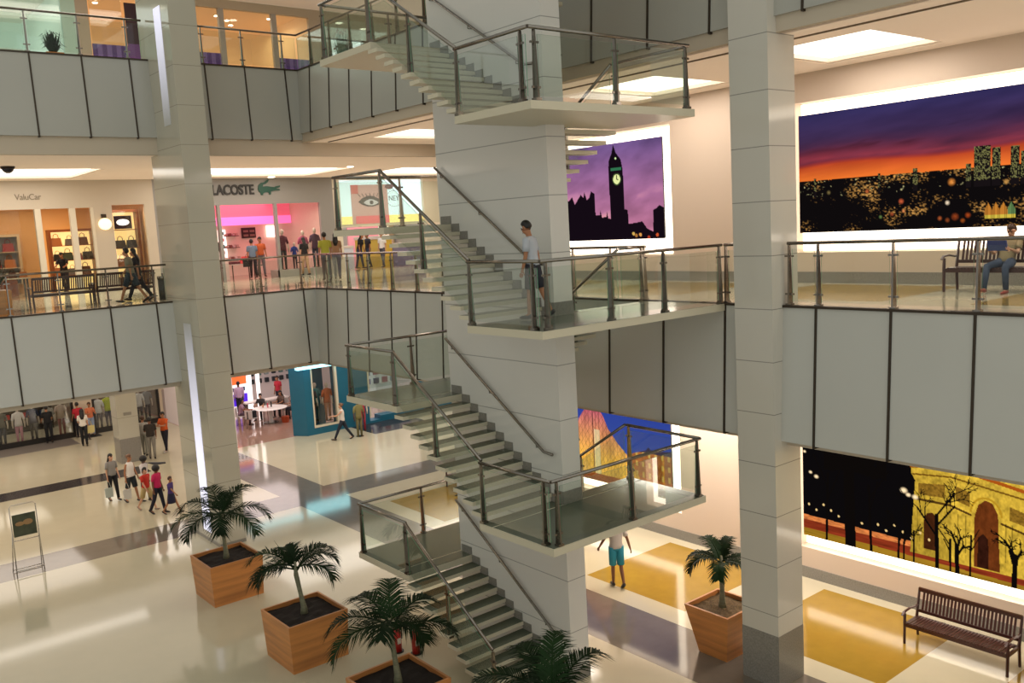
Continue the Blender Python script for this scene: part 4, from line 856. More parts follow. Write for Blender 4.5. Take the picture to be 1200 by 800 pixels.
MB().loft([(17.7, 40.4, G+.72), (17.7, 40.4, G+.76)], (.8, .6), side=(1, 0, 0), seg=28).build('table_top', mat('table_white', 'efe4dc', .3), t)
MB().tube((17.7, 40.4, G), (17.7, 40.4, G+.72), .1, 12).build('pedestal', mat('table_white', 'efe4dc', .3), t); MB().tube((17.7, 40.4, G), (17.7, 40.4, G+.03), .35, 20).build('foot', STEEL, t)
t = thing('long_desk', (18.4, 42.6, G), 'long white desk behind the round table in the phone shop', 'table'); MB().box(17.3, 19.6, 42.3, 42.9, G+.7, G+.76).build('desk_top', mat('table_white', 'efe4dc', .3), t)
for a in (17.4, 19.5): MB().box(a-.04, a+.04, 42.35, 42.85, G, G+.7).build('leg', STEEL, t)
for i, (x, y, c, s) in enumerate(((17.55, 40.3, 'd84a5a', .22), (17.75, 40.35, '2a2220', .26), (17.4, 40.5, 'c88a5a', .12))):
    m = MB(); m.tube((x, y, G+.762), (x, y, G+.762+s), .035, 8); tag(m.build('drink_bottle', mat('bt'+c, c, .4)), ['pink bottle on the round table', 'tall dark bottle on the round table', 'small tan cup on the round table'][i], 'bottle')
# corridor details ------------------------------------------------------------
d = thing('security_camera', (5.9, 30.5, 4.2), 'small dark dome camera under the ceiling above the bag shop', 'camera')
MB().tube((5.9, 30.5, 4.16), (5.9, 30.5, 4.2), .2, 16).build('mount_ring', DSTEEL, d); MB().loft([(5.9, 30.5, 4.0), (5.9, 30.5, 4.06), (5.9, 30.5, 4.16)], [.06, .14, .19], seg=16).build('dome', mat('dome_dark', '1a1628', .15), d, smooth=True)
spot(16.7, 35.9, 4.2, 'small round downlight above the crocodile sign', None, .14, 8)
spot(17.6, 30.9, 4.2, 'small round downlight right of the long corridor light', None, .12, 8)
b = thing('litter_bin', (9.3, 28.2, 0), 'slim dark litter bin with steel rim beside the deep tiled column', 'bin')
MB().tube((9.3, 28.2, 0), (9.3, 28.2, .62), .15, 18).build('bin_body', mat('bin_dark', '3c3834', .5), b, smooth=True); MB().tube((9.3, 28.2, .62), (9.3, 28.2, .72), .16, 18).build('bin_rim', STEEL, b, smooth=True); MB().tube((9.3, 28.2, .72), (9.3, 28.2, .8), .03, 8).build('ash_post', STEEL, b)
# fire extinguishers behind the third palm
def extinguisher(x, y, label):
    t = thing('fire_extinguisher', (x, y, G), label, 'extinguisher'); RED = mat('extinguisher_red', 'b0231c', .3)
    m = MB(); m.loft([(x, y, G+.02), (x, y, G+.42), (x, y, G+.5), (x, y, G+.54)], [.085, .085, .05, .025], seg=14); m.build('cylinder', RED, t, smooth=True)
    m = MB(); m.box(x-.015, x+.1, y-.012, y+.012, G+.56, G+.58); m.box(x-.02, x+.02, y-.02, y+.02, G+.52, G+.58); m.build('valve_handle', DARK, t)
    m = MB(); m.loft([(x+.05, y, G+.55), (x+.12, y, G+.45), (x+.11, y, G+.25)], .01, seg=6); m.build('hose', DARK, t)
    MB().box(x-.05, x+.03, y-.088, y-.08, G+.2, G+.32).build('paper_label', mat('paper_white', 'd8d0c0', .6), t); MB().tube((x, y, G), (x, y, G+.02), .12, 14).build('foot_ring', DARK, t)
extinguisher(9.42, 15.35, 'red fire extinguisher on the floor under the stair, right of the palm trunk'); extinguisher(9.2, 15.7, 'red fire extinguisher partly hidden behind the third palm trunk')
# easel notice stand
ez = thing('sign_easel', (4.6, 27.1, G), 'thin chrome easel stand holding a dark printed board on the white floor', 'sign stand')
x0, x1, y = 4.25, 4.93, 27.05
CH = mat('chrome', 'c0bcb4', .15, 1.)
m = MB(); m.loft([(x0, y, G), (x0+.02, y+.05, G+1.0), (x0+.02, y+.1, G+1.86), (x0+.07, y+.1, G+1.92), (x1-.07, y+.1, G+1.92), (x1-.02, y+.1, G+1.86), (x1-.02, y+.05, G+1.0), (x1, y, G)], .014, side=(0, 1, 0), seg=6); m.build('front_frame', CH, ez, smooth=True)
m = MB(); m.loft([(x0-.02, y+.42, G), (x0+.02, y+.07, G+1.2)], .012, seg=6); m.loft([(x1+.02, y+.42, G), (x1-.02, y+.07, G+1.2)], .012, seg=6); m.tube((x0-.02, y+.42, G+.05), (x1+.02, y+.42, G+.05), .012, 6); m.tube((x0, y, G+.12), (x1, y, G+.12), .012, 6); m.tube((x0+.02, y+.04, G+.95), (x1-.02, y+.04, G+.95), .012, 6); m.build('rear_frame', CH, ez, smooth=True)
MB().box(x0+.05, x1-.06, y+.04, y+.06, G+1.05, G+1.66).build('printed_board', mat('board_green', '474c38', .4, noise=.4, nscale=4), ez)
m = MB(); m.ell((x0+.22, y+.03, G+1.4), (.12, .008, .06), 10, 6); m.ell((x0+.42, y+.03, G+1.42), (.13, .008, .08), 10, 6); m.build('printed_food', mat('print_tan', '9c7a50', .5), ez)
# ------------------------------------------------------------------ potted palms
def frond(parent, base, az, elev, length, droop, seed, leafm=LEAF, lw=.026, lmax=.5):
    rs = random.Random(seed); m = MB(); n = 14; pts = []; p = Vector(base); e = math.radians(elev); a = math.radians(az); st = length/n
    dirs = []
    for i in range(n+1):
        pts.append(p.copy()); d = Vector((math.cos(a)*math.cos(e), math.sin(a)*math.cos(e), math.sin(e))); dirs.append(d); p = p+d*st; e -= math.radians(droop)/n*(.35+1.3*i/n)
    m.loft(pts, [.016*(1-.8*i/n)+.003 for i in range(n+1)], seg=5)
    side0 = Vector((-math.sin(a), math.cos(a), 0)); K = 42
    for k in range(K):
        f = .14+.86*k/(K-1); i = min(n-1, int(f*n)); t = f*n-i; q = pts[i].lerp(pts[i+1], min(1, t)); d = dirs[i]; up = side0.cross(d)*-1
        L = lmax*(math.sin(math.pi*min(1, .18+.82*f))**.6*.75+.25)*rs.uniform(.85, 1.1)
        if f > .93: L *= .75
        for s in (-1, 1):
            fw = .55+.5*f; dr = (side0*s+d*fw*rs.uniform(.85, 1.1)+up*rs.uniform(.1, .32)).normalized()
            w = d.cross(dr).cross(dr).normalized()*lw*rs.uniform(.8, 1.1)
            e1 = q+dr*L*.5; e2 = q+dr*L+Vector((0, 0, -L*rs.uniform(.25, .45)))
            n0 = len(m.v)
            m.add([q-w*.35, q+w*.35, e1+w*.5+Vector((0, 0, -.04*L)), e1-w*.5+Vector((0, 0, -.04*L)), e2], [(0, 1, 2, 3), (3, 2, 4)])
    return m.build('frond', leafm, parent)
def palm(x, y, top, hw_top, hw_bot, trunk, fr, label, soilm=SOIL, length=1.25, spear=None, z0=G, lean=(0, 0), lmax=.5):
    t = thing('potted_palm', (x, y, z0), label, 'potted palm', 'palms in wooden planters')
    m = MB(); a, b = hw_bot, hw_top; w = .045
    o = [(-a, -a, z0), (a, -a, z0), (a, a, z0), (-a, a, z0), (-b, -b, top), (b, -b, top), (b, b, top), (-b, b, top)]
    i_ = [(-b+w, -b+w, top), (b-w, -b+w, top), (b-w, b-w, top), (-b+w, b-w, top), (-b+w, -b+w, top-.14), (b-w, -b+w, top-.14), (b-w, b-w, top-.14), (-b+w, b-w, top-.14)]
    vs = [(x+v[0], y+v[1], v[2]) for v in o+i_]
    m.add(vs, [(0, 3, 2, 1), (0, 1, 5, 4), (1, 2, 6, 5), (2, 3, 7, 6), (3, 0, 4, 7), (4, 5, 9, 8), (5, 6, 10, 9), (6, 7, 11, 10), (7, 4, 8, 11), (8, 9, 13, 12), (9, 10, 14, 13), (10, 11, 15, 14), (11, 8, 12, 15)])
    pl = m.build('planter', WOOD, t)
    m = MB(); rs = random.Random(int(x*100+y*10)); N = 9; vv = []
    for i in range(N+1):
        for j in range(N+1): vv.append((x-(b-w)+2*(b-w)*i/N, y-(b-w)+2*(b-w)*j/N, top-.1+rs.uniform(0, .035)))
    m.add(vv, [(i*(N+1)+j, (i+1)*(N+1)+j, (i+1)*(N+1)+j+1, i*(N+1)+j+1) for i in range(N) for j in range(N)]); m.build('soil', soilm, pl)
    zt = top-.1+trunk; cx, cy = x+lean[0], y+lean[1]
    m = MB(); m.loft([(x, y, top-.1), (x, y, top+.06), (x+lean[0]*.4, y+lean[1]*.4, top-.1+trunk*.5), (cx, cy, zt), (cx, cy, zt+.28)], [.085, .06, .045, .05, .02], seg=10); m.build('trunk', TRUNK, t, smooth=True)
    for k, (az, el, L, dr) in enumerate(fr): frond(t, (cx, cy, zt+.05+.02*k), az, el, L*length, dr, int(x*37+y*11)+k, LEAF2 if k % 3 == 2 else LEAF, lmax=lmax)
    if spear:
        m = MB(); m.loft([(cx, cy, zt+.1), (cx+spear[0], cy+spear[1], zt+spear[2])], [.014, .003], seg=6); m.build('spear_leaf', LEAF2, t)
    return t
def azimg(d): return d-39.0      # angle measured anticlockwise from the picture's right-hand direction
FR = [(10, 45, 1.0, 120), (60, 60, .95, 110), (115, 62, .95, 115), (165, 50, 1.05, 125), (205, 32, 1.0, 120), (250, 45, .9, 130), (300, 40, .9, 130), (335, 25, 1.0, 105)]
A_ = lambda l: [(azimg(a), e, L, d) for a, e, L, d in l]
palm(7.92, 21.45, -6.0, .66, .615, .95, A_([(5, 40, 1.05, 130), (50, 66, .95, 105), (85, 62, .8, 120), (125, 62, 1.0, 110), (165, 44, 1.05, 125), (195, 22, 1.05, 105), (235, 18, .95, 110), (285, 30, .9, 130), (335, 10, .95, 100)]), 'large potted palm in wooden planter, farthest left of the row before the stairs', length=1.32, lean=(-.02, .02))
palm(7.78, 16.97, -6.0, .66, .615, .85, A_([(8, 55, .95, 135), (45, 50, 1.0, 120), (168, 48, 1.1, 125), (190, 18, .95, 95), (130, 68, .6, 100), (350, 20, .85, 110), (215, 30, .9, 130)]), 'slender potted palm in wooden planter, second from the left in the row', length=1.12, spear=(-.3, .25, .75), lean=(-.08, .06))
palm(7.6, 13.05, -6.0, .66, .615, .9, A_([(5, 22, 1.05, 95), (40, 48, .95, 110), (95, 72, .85, 90), (140, 55, .95, 115), (175, 30, 1.1, 115), (205, 15, 1.05, 110), (265, 45, .7, 120), (330, 20, .7, 110)]), 'potted palm with wide fronds before the lowest stair flight, third from the left', length=1.2, spear=(-.5, .42, .62), lean=(-.05, .04))
palm(7.62, 9.0, -6.0, .66, .615, 1.15, A_([(0, 20, 1.0, 90), (35, 55, .9, 100), (80, 70, .85, 90), (120, 58, .9, 105), (165, 38, 1.05, 110), (195, 20, 1.0, 100), (255, 40, .8, 120), (320, 30, .9, 110)]), 'potted palm at the bottom edge of the view, only its crown visible', length=1.3, spear=(.3, .02, .95), lmax=.44)
palm(13.85, 10.95, -6.0, .53, .34, .8, A_([(10, 40, .9, 115), (60, 66, .9, 95), (110, 64, .95, 100), (160, 44, .9, 125), (195, 40, 1.0, 145), (250, 20, .7, 110), (320, 20, .8, 110)]), 'potted palm in a tapering wooden planter half hidden by the right column', soilm=mat('bark_mulch', '6a5436', .95, noise=.5, nscale=30, bump=.5), length=.88, lmax=.3)
# shrubs on the galleries
def shrub(x, y, z, hw, hp, hs, n, label, leafm, flowers=None):
    t = thing('potted_shrub', (x, y, z), label, 'potted plant')
    m = MB(); m.hexa([(x-hw, y-hw, z), (x+hw, y-hw, z), (x+hw, y+hw, z), (x-hw, y+hw, z), (x-hw*1.05, y-hw*1.05, z+hp), (x+hw*1.05, y-hw*1.05, z+hp), (x+hw*1.05, y+hw*1.05, z+hp), (x-hw*1.05, y+hw*1.05, z+hp)]); m.build('planter', WOOD, t)
    rs = random.Random(int(x*10+y)); m = MB()
    for i in range(n):
        a = rs.uniform(0, 6.28); r = rs.uniform(.05, hw*1.3); h = rs.uniform(.3, 1)*hs; p = Vector((x+r*.3*math.cos(a), y+r*.3*math.sin(a), z+hp)); q = Vector((x+r*math.cos(a), y+r*math.sin(a), z+hp+h)); e = q+Vector((math.cos(a)*.16, math.sin(a)*.16, -.08))
        w = Vector((-math.sin(a), math.cos(a), 0))*.035; mid = p.lerp(q, .6); m.add([p, mid+w, q, mid-w], [(0, 1, 2, 3)]); m.add([q-w*.5, q+w*.5, e], [(0, 1, 2)])
    m.build('foliage', leafm, t)
    if flowers:
        m = MB()
        for i in range(26):
            a = rs.uniform(0, 6.28); r = rs.uniform(0, hw*1.2); m.ell((x+r*math.cos(a), y+r*math.sin(a), z+hp+rs.uniform(.2, 1)*hs), (.04, .04, .04), 6, 4)
        m.build('red_flowers', flowers, t)
shrub(4.62, 27.75, 0, .38, .68, 1.05, 150, 'leafy shrub in a wooden box planter on the middle level at far left', LEAF2)
shrub(7.0, 28.4, L3, .22, .3, .62, 90, 'green potted shrub behind the top level glass railing', LEAF2)
shrub(16.0, 28.0, L3, .28, .5, 1.25, 110, 'potted plant with red flowers behind the upper left stair landing', LEAF2, mat('flower_red', 'a04438', .6))
# ------------------------------------------------------------------ benches
def make_bench(L=2.0):
    """slatted garden bench; local x runs along the seat, it faces -y"""
    t = thing('bench', (0, 0, 0), 'bench', 'bench', 'slatted mahogany benches')
    x0, x1 = -L/2, L/2
    for x in (x0+.03, x1-.03):
        m = MB(); m.loft([(x, -.26, 0), (x, -.25, .42), (x, -.24, .62)], [(.028, .028), (.032, .032), (.028, .028)], side=(1, 0, 0), seg=4); m.build('leg', WOODB, t)
        m = MB(); m.loft([(x, .28, 0), (x, .24, .42), (x, .3, .7), (x, .36, .96)], [(.028, .03), (.032, .034), (.028, .03), (.025, .022)], side=(1, 0, 0), seg=4); m.build('leg', WOODB, t)
        m = MB(); m.loft([(x, -.34, .6), (x, -.26, .655), (x, -.05, .665), (x, .18, .63), (x, .29, .64)], [(.03, .012), (.034, .018), (.03, .018), (.026, .018), (.022, .018)], side=(1, 0, 0), seg=6); m.build('armrest', WOODB, t)
    m = MB(); m.box(x0+.05, x1-.05, -.28, -.24, .36, .43); m.box(x0+.05, x1-.05, .2, .24, .36, .43); m.box(x0+.02, x0+.06, -.24, .22, .36, .42); m.box(x1-.06, x1-.02, -.24, .22, .36, .42)
    n = 30
    for i in range(n):
        x = x0+.08+(L-.16)*(i+.5)/n; m.box(x-.022, x+.022, -.27, .22, .425, .445)
    m.build('seat', WOODB, t)
    m = MB(); r = lambda z0, y: m.box(x0+.05, x1-.05, y-.018, y+.018, z0, z0+.06)
    r(.5, .262); m.box(x0+.02, x1-.02, .33, .375, .9, .975)
    n = 26
    for i in range(n):
        x = x0+.1+(L-.2)*(i+.5)/n
        m.hexa([(x-.02, .255, .55), (x+.02, .255, .55), (x+.02, .27, .55), (x-.02, .27, .55), (x-.02, .345, .92), (x+.02, .345, .92), (x+.02, .36, .92), (x-.02, .36, .92)])
    m.build('backrest', WOODB, t)
    return t
B0 = make_bench()
# benches against the right wall face -x : local -y -> world -x  => rotate -90 degrees
def place(b, x, y, z, rz, label): b.location = (x, y, z); b.rotation_euler = (0, 0, math.radians(rz)); b['label'] = label; return b
place(B0, 16.83, 7.66, G, -90, 'dark slatted wooden bench beside the ochre floor square under the golden arch print')
b = dup(B0, (16.83, 5.35, G), -90, 'dark slatted wooden bench cut off by the right frame edge on the ground level')
b = dup(B0, (16.95, 6.97, 0), -90, 'dark slatted wooden bench with a seated person on the middle level')
b = dup(B0, (6.75, 29.5, 0), 180, 'dark slatted bench seen from behind before the bag shop, nearer the planter box')
b.scale = (.87, 1, .93)
b = dup(B0, (8.55, 29.6, 0), 180, 'dark slatted bench seen from behind before the bag shop, nearer the tiled column')
b.scale = (.87, 1, .93)
b = dup(B0, (17.2, 23.9, G), -90, 'dark bench on the ground level glimpsed through the open stair treads')
# ------------------------------------------------------------------ people
SK = {'tan': mat('skin_tan', 'a8714e', .55), 'light': mat('skin_light', 'c8977a', .55), 'brown': mat('skin_brown', '7d4f35', .55)}
HAIR = mat('hair_black', '120d0b', .5); HAIRB = mat('hair_brown', '4a3020', .5); HAIRL = mat('hair_fair', '6e4c34', .5)
def person(x, y, z, head, h, label, top=('tee', 'ffffff'), bot=('trousers', '222233'), hair='short', hairm=None, skin='tan', legs=((8, 0), (-8, 6)), arms=((0, 8, 12), (0, 8, 12)), lean=0., sit=None, shoe='1c1816', detail=0, fat=1.0, fem=False, cat='person', group=None, headturn=0, headdown=0):
    t = thing('person', (x, y, z), label, cat, group, rz=head); k = h/1.75; sm = SK[skin]
    tl, sl = .44*k, .43*k; lr = math.radians
    def legv(a, kn): return Vector((math.sin(lr(a)), 0, -math.cos(lr(a)))), Vector((math.sin(lr(a-kn)), 0, -math.cos(lr(a-kn))))
    hz = sit if sit is not None else .075*k+max(tl*math.cos(lr(a))+sl*math.cos(lr(a-kn)) for a, kn in legs)
    P0 = Vector((0, 0, hz+.04*k)); u = Vector((math.sin(lr(lean)), 0, math.cos(lr(lean)))); fwd = Vector((math.cos(lr(lean)), 0, -math.sin(lr(lean))))
    T = lambda s, f=0., l=0.: P0+u*s*k+fwd*f*k+Vector((0, l*k, 0))
    hd = Vector((math.cos(lr(headturn))*math.cos(lr(headdown)), math.sin(lr(headturn)), -math.sin(lr(headdown)))).normalized(); hu = (Vector((0, 0, 1))-hd*hd.z).normalized(); hl = hu.cross(hd)
    hc = T(.645, .015)+hd*.02*k
    V = []; Ed = []; Rd = []; roots = []
    def vtx(p, r, par=None):
        V.append(tuple(p)); Rd.append(r if isinstance(r, tuple) else (r*k, r*k)); i = len(V)-1
        if par is not None: Ed.append((par, i))
        else: roots.append(i)
        return i
    pel = vtx(T(0), .1); wa = vtx(T(.14), .085, pel); ch = vtx(T(.34), .1, wa); nb = vtx(T(.475), .058, ch); nk = vtx(T(.535, .005), .048, nb)
    jw = vtx(hc-hu*.045*k+hd*.012*k, .066, nk); cr = vtx(hc+hu*.035*k-hd*.005*k, .083, jw); tp = vtx(hc+hu*.085*k-hd*.01*k, .055, cr)
    vtx(hc+hd*.098*k-hu*.018*k, .011, jw)                         # nose
    vtx(hc+hd*.068*k-hu*.088*k, .026, jw)                         # chin
    for s in (-1, 1): vtx(hc+hl*.083*k*s-hu*.012*k, .013, cr)     # ears
    sw = (.165 if fem else .185)
    hands = []; arm_pts = []
    for s, (af, ab, el) in zip((1, -1), arms):
        sh = T(.43, 0, s*sw*.92); d1 = Vector((math.sin(lr(af))*math.cos(lr(ab)), s*math.sin(lr(ab)), -math.cos(lr(af))*math.cos(lr(ab))))
        a2 = af+el; ins = .35*math.sin(lr(max(0, el)))
        d2 = Vector((math.sin(lr(a2))*math.cos(lr(ab)), s*math.sin(lr(ab))-s*ins, -math.cos(lr(a2))*math.cos(lr(ab)))).normalized()
        eb = sh+d1*.28*k; wr = eb+d2*.245*k; pm = wr+d2*.06*k; arm_pts.append((sh, eb, wr))
        i = vtx(sh, .047, ch); i = vtx(sh.lerp(eb, .5), .043, i); i = vtx(eb, .036, i); i = vtx(eb.lerp(wr, .4), .034, i); i = vtx(wr, .024, i); i = vtx(pm, (.034*k, .02*k), i)
        side = Vector((0, 1, 0)).cross(d2).normalized() if abs(d2.y) < .9 else Vector((1, 0, 0)); curl = Vector((0, -s, 0))
        for q, (o, L) in enumerate(((-.026, .062), (-.009, .072), (.009, .068), (.026, .052))):
            b0 = pm+side*o*k; r1 = vtx(b0, .0095); m1 = vtx(b0+d2*(.03+L*.4)*k, .009, r1); vtx(b0+d2*(.03+L*.8)*k+curl*.022*k, .0075, m1)
        th = wr+d2*.025*k-side*.0*k; r1 = vtx(th+side*.02*k, .011); m1 = vtx(th+d2*.035*k+side*.045*k, .01, r1); vtx(th+d2*.065*k+side*.052*k+curl*.012*k, .008, m1)
        hands.append(pm+d2*.04*k)
    leg_pts = []
    for s, (a, kn) in zip((1, -1), legs):
        d1, d2 = legv(a, kn); hp = T(-.02, 0, s*.088)
        if sit is not None: d1 = (d1+Vector((0, s*.18, 0))).normalized()
        kne = hp+d1*tl; an = kne+d2*sl; leg_pts.append((hp, kne, an))
        foot = Vector((math.cos(lr(min(0, a-kn)*.5)), 0, math.sin(lr(min(0, a-kn)*.5)))); i = vtx(hp, .082, pel); i = vtx(hp.lerp(kne, .5), .068, i); i = vtx(kne, .05, i); i = vtx(kne.lerp(an, .35), .05, i); i = vtx(an, .033, i)
        i = vtx(an+foot*.06*k-Vector((0, 0, .035*k)), .033, i); vtx(an+foot*.14*k-Vector((0, 0, .05*k)), .024, i)
    me = bpy.data.meshes.new('body'); me.from_pydata(V, Ed, []); o = bpy.data.objects.new('body', me); COL.objects.link(o); o.parent = t; me.materials.append(sm)
    md = o.modifiers.new('skin', 'SKIN'); md.use_smooth_shade = True; md.use_x_symmetry = False
    if not me.skin_vertices: 
        bpy.context.view_layer.objects.active = o
    sv = me.skin_vertices[0].data
    for i, r in enumerate(Rd): sv[i].radius = r; sv[i].use_root = (i in roots)
    ss = o.modifiers.new('sub', 'SUBSURF'); ss.levels = ss.render_levels = 2 if detail else 1
    # --- shirt
    kind, colr = top; fm = fat
    if kind != 'none':
        m = MB(); w = (.135 if fem else .15)*fm
        tor = [(T(-.04), .168*fm, .12*fm), (T(.05), .162*fm, .122*fm), (T(.16), w, .108*fm), (T(.28), .158*fm if fem else .17*fm, .118*fm), (T(.38), .172 if fem else .19, .112), (T(.45), .15 if fem else .17, .085), (T(.495), .065, .06)]
        if kind == 'long_dress': tor = [(T(-.42), .24, .2), (T(-.2), .2, .16)]+tor
        m.loft([q[0] for q in tor], [(q[1]*k, q[2]*k) for q in tor], side=(0, 1, 0), seg=14)
        if kind != 'tank':
            for sh, eb, wr in arm_pts:
                e = (wr.lerp(eb, .06) if kind == 'long' else sh.lerp(eb, .72)); b = T(.42, 0, 0)
                pts = [sh.lerp(b, .35)+Vector((0, 0, .01*k)), sh+Vector((0, 0, .004)), sh.lerp(eb, .4)]+([eb] if kind == 'long' else [])+[e]
                m.loft(pts, [.06*k, .066*k, .062*k]+([.05*k] if kind == 'long' else [])+[(.036 if kind == 'long' else .062)*k], side=(1, 0, 0), seg=10)
        m.build('shirt' if kind != 'long_dress' else 'dress', mat('cloth_'+colr, colr, .85), t, smooth=True, world=False)
    kind, colr = bot
    if kind in ('trousers', 'shorts'):
        m = MB(); m.loft([T(-.1), T(-.04), T(.05), T(.1)], [(.1*k, .09*k), (.168*k*fm, .122*k*fm), (.16*k*fm, .115*k*fm), (.148*k*fm, .106*k*fm)], side=(0, 1, 0), seg=14)
        for hp, kne, an in leg_pts:
            if kind == 'trousers': m.loft([hp+Vector((0, 0, .03*k)), hp.lerp(kne, .4), kne, kne.lerp(an, .4), an-(an-kne)*.02], [.097*k, .088*k, .066*k, .06*k, .05*k], side=(0, 1, 0), seg=10)
            else: m.loft([hp+Vector((0, 0, .03*k)), hp.lerp(kne, .45), kne.lerp(hp, .05)], [.1*k, .097*k, .088*k], side=(0, 1, 0), seg=10)
        m.build(kind, mat('cloth_'+colr, colr, .85), t, smooth=True, world=False)
    elif kind == 'skirt':
        m = MB(); m.loft([T(.1), T(.0), T(-.2), T(-.42)], [(.14*k, .1*k), (.172*k, .125*k), (.2*k, .16*k), (.215*k, .18*k)], side=(0, 1, 0), seg=14); m.build('skirt', mat('cloth_'+colr, colr, .85), t, smooth=True, world=False)
    for hp, kne, an in leg_pts:
        m = MB(); d = (an-kne).normalized(); ang = math.atan2(-d.x, -d.z)*.6 if sit is None else 0; f = Vector((math.cos(ang), 0, math.sin(ang)*-1)) if d.x < 0 else Vector((1, 0, 0)); f = Vector((math.cos(lr(max(-35, min(25, 0 if abs(d.x) < .25 else (-30 if d.x < -.25 else 12))))), 0, math.sin(lr(0 if abs(d.x) < .25 else (-30 if d.x < -.25 else 12)))))
        c = an-Vector((0, 0, .03*k)); m.loft([c-f*.07*k, c-f*.03*k, c+f*.07*k-Vector((0, 0, .012*k)), c+f*.15*k-Vector((0, 0, .018*k)), c+f*.185*k-Vector((0, 0, .02*k))], [(.025*k, .03*k), (.038*k, .042*k), (.043*k, .036*k), (.04*k, .026*k), (.02*k, .012*k)], side=(0, 1, 0), seg=10)
        m.build('shoe', mat('shoe_'+shoe, shoe, .5), t, smooth=True, world=False)
    # --- hair
    hm = hairm or HAIR
    if hair != 'bald':
        m = MB(); seg, rings = 16, 10; vs = []; fs = []
        for i in range(rings+1):
            ph = math.pi*(i/rings-.5)
            for j in range(seg):
                thh = 2*math.pi*j/seg; lx, ly, lz = math.cos(ph)*math.cos(thh), math.cos(ph)*math.sin(thh), math.sin(ph)
                r = 1.0
                if lx > .25 and lz < .42: r = .72
                elif lz < -.35: r = .8
                q = hc+hd*(lx*.103*k*r-.012*k)+hl*(ly*.094*k*r)+hu*(lz*.118*k*r+.03*k); vs.append(q)
        for i in range(rings):
            for j in range(seg): j2 = (j+1) % seg; fs.append((i*seg+j, i*seg+j2, (i+1)*seg+j2, (i+1)*seg+j))
        m.add(vs, fs)
        if hair == 'long': m.loft([hc+hu*.04*k-hd*.04*k, hc-hd*.07*k-hu*.06*k, T(.44, -.1), T(.3, -.115)], [(.085*k, .06*k), (.095*k, .05*k), (.1*k, .035*k), (.05*k, .015*k)], side=(0, 1, 0), seg=10)
        if hair == 'tail': m.loft([hc+hu*.03*k-hd*.08*k, hc-hd*.14*k-hu*.03*k, hc-hd*.13*k-hu*.2*k], [.04*k, .035*k, .012*k], seg=8)
        if hair == 'bun': m.ell(tuple(hc+hu*.07*k-hd*.11*k), (.045*k, .045*k, .04*k), 8, 6)
        if hair == 'afro': m.ell(tuple(hc+hu*.03*k-hd*.02*k), (.135*k, .135*k, .13*k), 12, 8)
        m.build('hair', hm, t, smooth=True, world=False)
    if detail:
        for s in (-1, 1):
            m = MB(); c = hc+hd*.083*k+hl*.032*k*s+hu*.01*k; m.ell(tuple(c), (.012*k, .014*k, .009*k), 8, 5); m.build('eye', mat('eye_black', '1c1410', .2), t, smooth=True, world=False)
            m = MB(); c += hu*.024*k+hd*.004*k; m.loft([c-hl*.018*k, c+hl*.018*k], .005*k, seg=5); m.build('eyebrow', hm, t, world=False)
        m = MB(); c = hc+hd*.09*k-hu*.056*k; m.loft([c-hl*.022*k, c+hd*.005*k, c+hl*.022*k], [.003*k, .007*k, .003*k], seg=6); m.build('mouth', mat('lips', '8a4a40', .5), t, world=False)
    R_ = Matrix.Rotation(math.radians(head), 3, 'Z')
    return t, [Vector((x, y, z))+R_ @ v for v in hands], R_
def rz(a): return a
RIGHT = -39.0    # heading that points to the right of the photograph
WALK = ((24, 4), (-20, 14)); WALK2 = ((-22, 12), (26, 6)); SW = ((-18, 8, 12), (20, 8, 18))
def bag_at(p, c, label, w=.26, h=.3, d=.1, cat='bag', strap=.25, name='shopping_bag', rot=0):
    t = thing(name, (p.x, p.y, p.z-strap-h), label, cat, rz=rot); mt = mat('bagc'+c, c, .6)
    m = MB(); m.hexa([(-w*.45, -d/2, 0), (w*.45, -d/2, 0), (w*.45, d/2, 0), (-w*.45, d/2, 0), (-w/2, -d*.3, h), (w/2, -d*.3, h), (w/2, d*.3, h), (-w/2, d*.3, h)]); m.build('bag_body', mt, t, world=False)
    m = MB(); m.loft([(-w*.3, 0, h), (-w*.12, 0, h+strap*.8), (0, 0, h+strap), (w*.12, 0, h+strap*.8), (w*.3, 0, h)], .008, seg=5); m.build('handle', mt, t, world=False); return t
# man on the middle landing
person(10.3, 12.05, 0, 118, 1.72, 'man in white t-shirt and dark shorts standing on the middle stair landing', ('tee', 'b9bcc4'), ('shorts', '2a2a33'), 'short', skin='tan', legs=((6, 2), (-14, 10)), arms=((2, 7, 14), (-12, 7, 10)), lean=4, shoe='16161c', detail=1, headdown=22, headturn=8)
person(14.75, 14.75, G, 62, 1.76, 'man in white shirt and turquoise shorts walking below the lowest right landing', ('tee', 'c6bdb8'), ('shorts', '2c8ea6'), 'short', skin='brown', legs=((3, 0), (-4, 22)), arms=((10, 24, 22), (-10, 20, 14)), shoe='16161c', detail=1)
_, hnd, _ = person(17.0, 6.98, 0, 180, 1.62, 'person in olive striped top and blue jeans sitting on the middle level bench', ('tee', '8a7a5a'), ('trousers', '38445c'), 'short', HAIRB, skin='light', legs=((84, 88), (86, 70)), arms=((44, 10, 62), (36, 12, 70)), lean=-24, sit=.48, shoe='8a3024', detail=1, headdown=20)
bk = MB(); p = (hnd[0]+hnd[1])/2; bk.hexa([(p.x-.03, p.y-.16, p.z-.03), (p.x+.02, p.y-.16, p.z-.03), (p.x+.02, p.y+.16, p.z-.03), (p.x-.03, p.y+.16, p.z-.03), (p.x-.1, p.y-.16, p.z+.18), (p.x-.07, p.y-.16, p.z+.18), (p.x-.07, p.y+.16, p.z+.18), (p.x-.1, p.y+.16, p.z+.18)])
tag(bk.build('book', mat('book_blue', '2a3c78', .5)), 'blue book held by the person seated on the middle level bench', 'book')
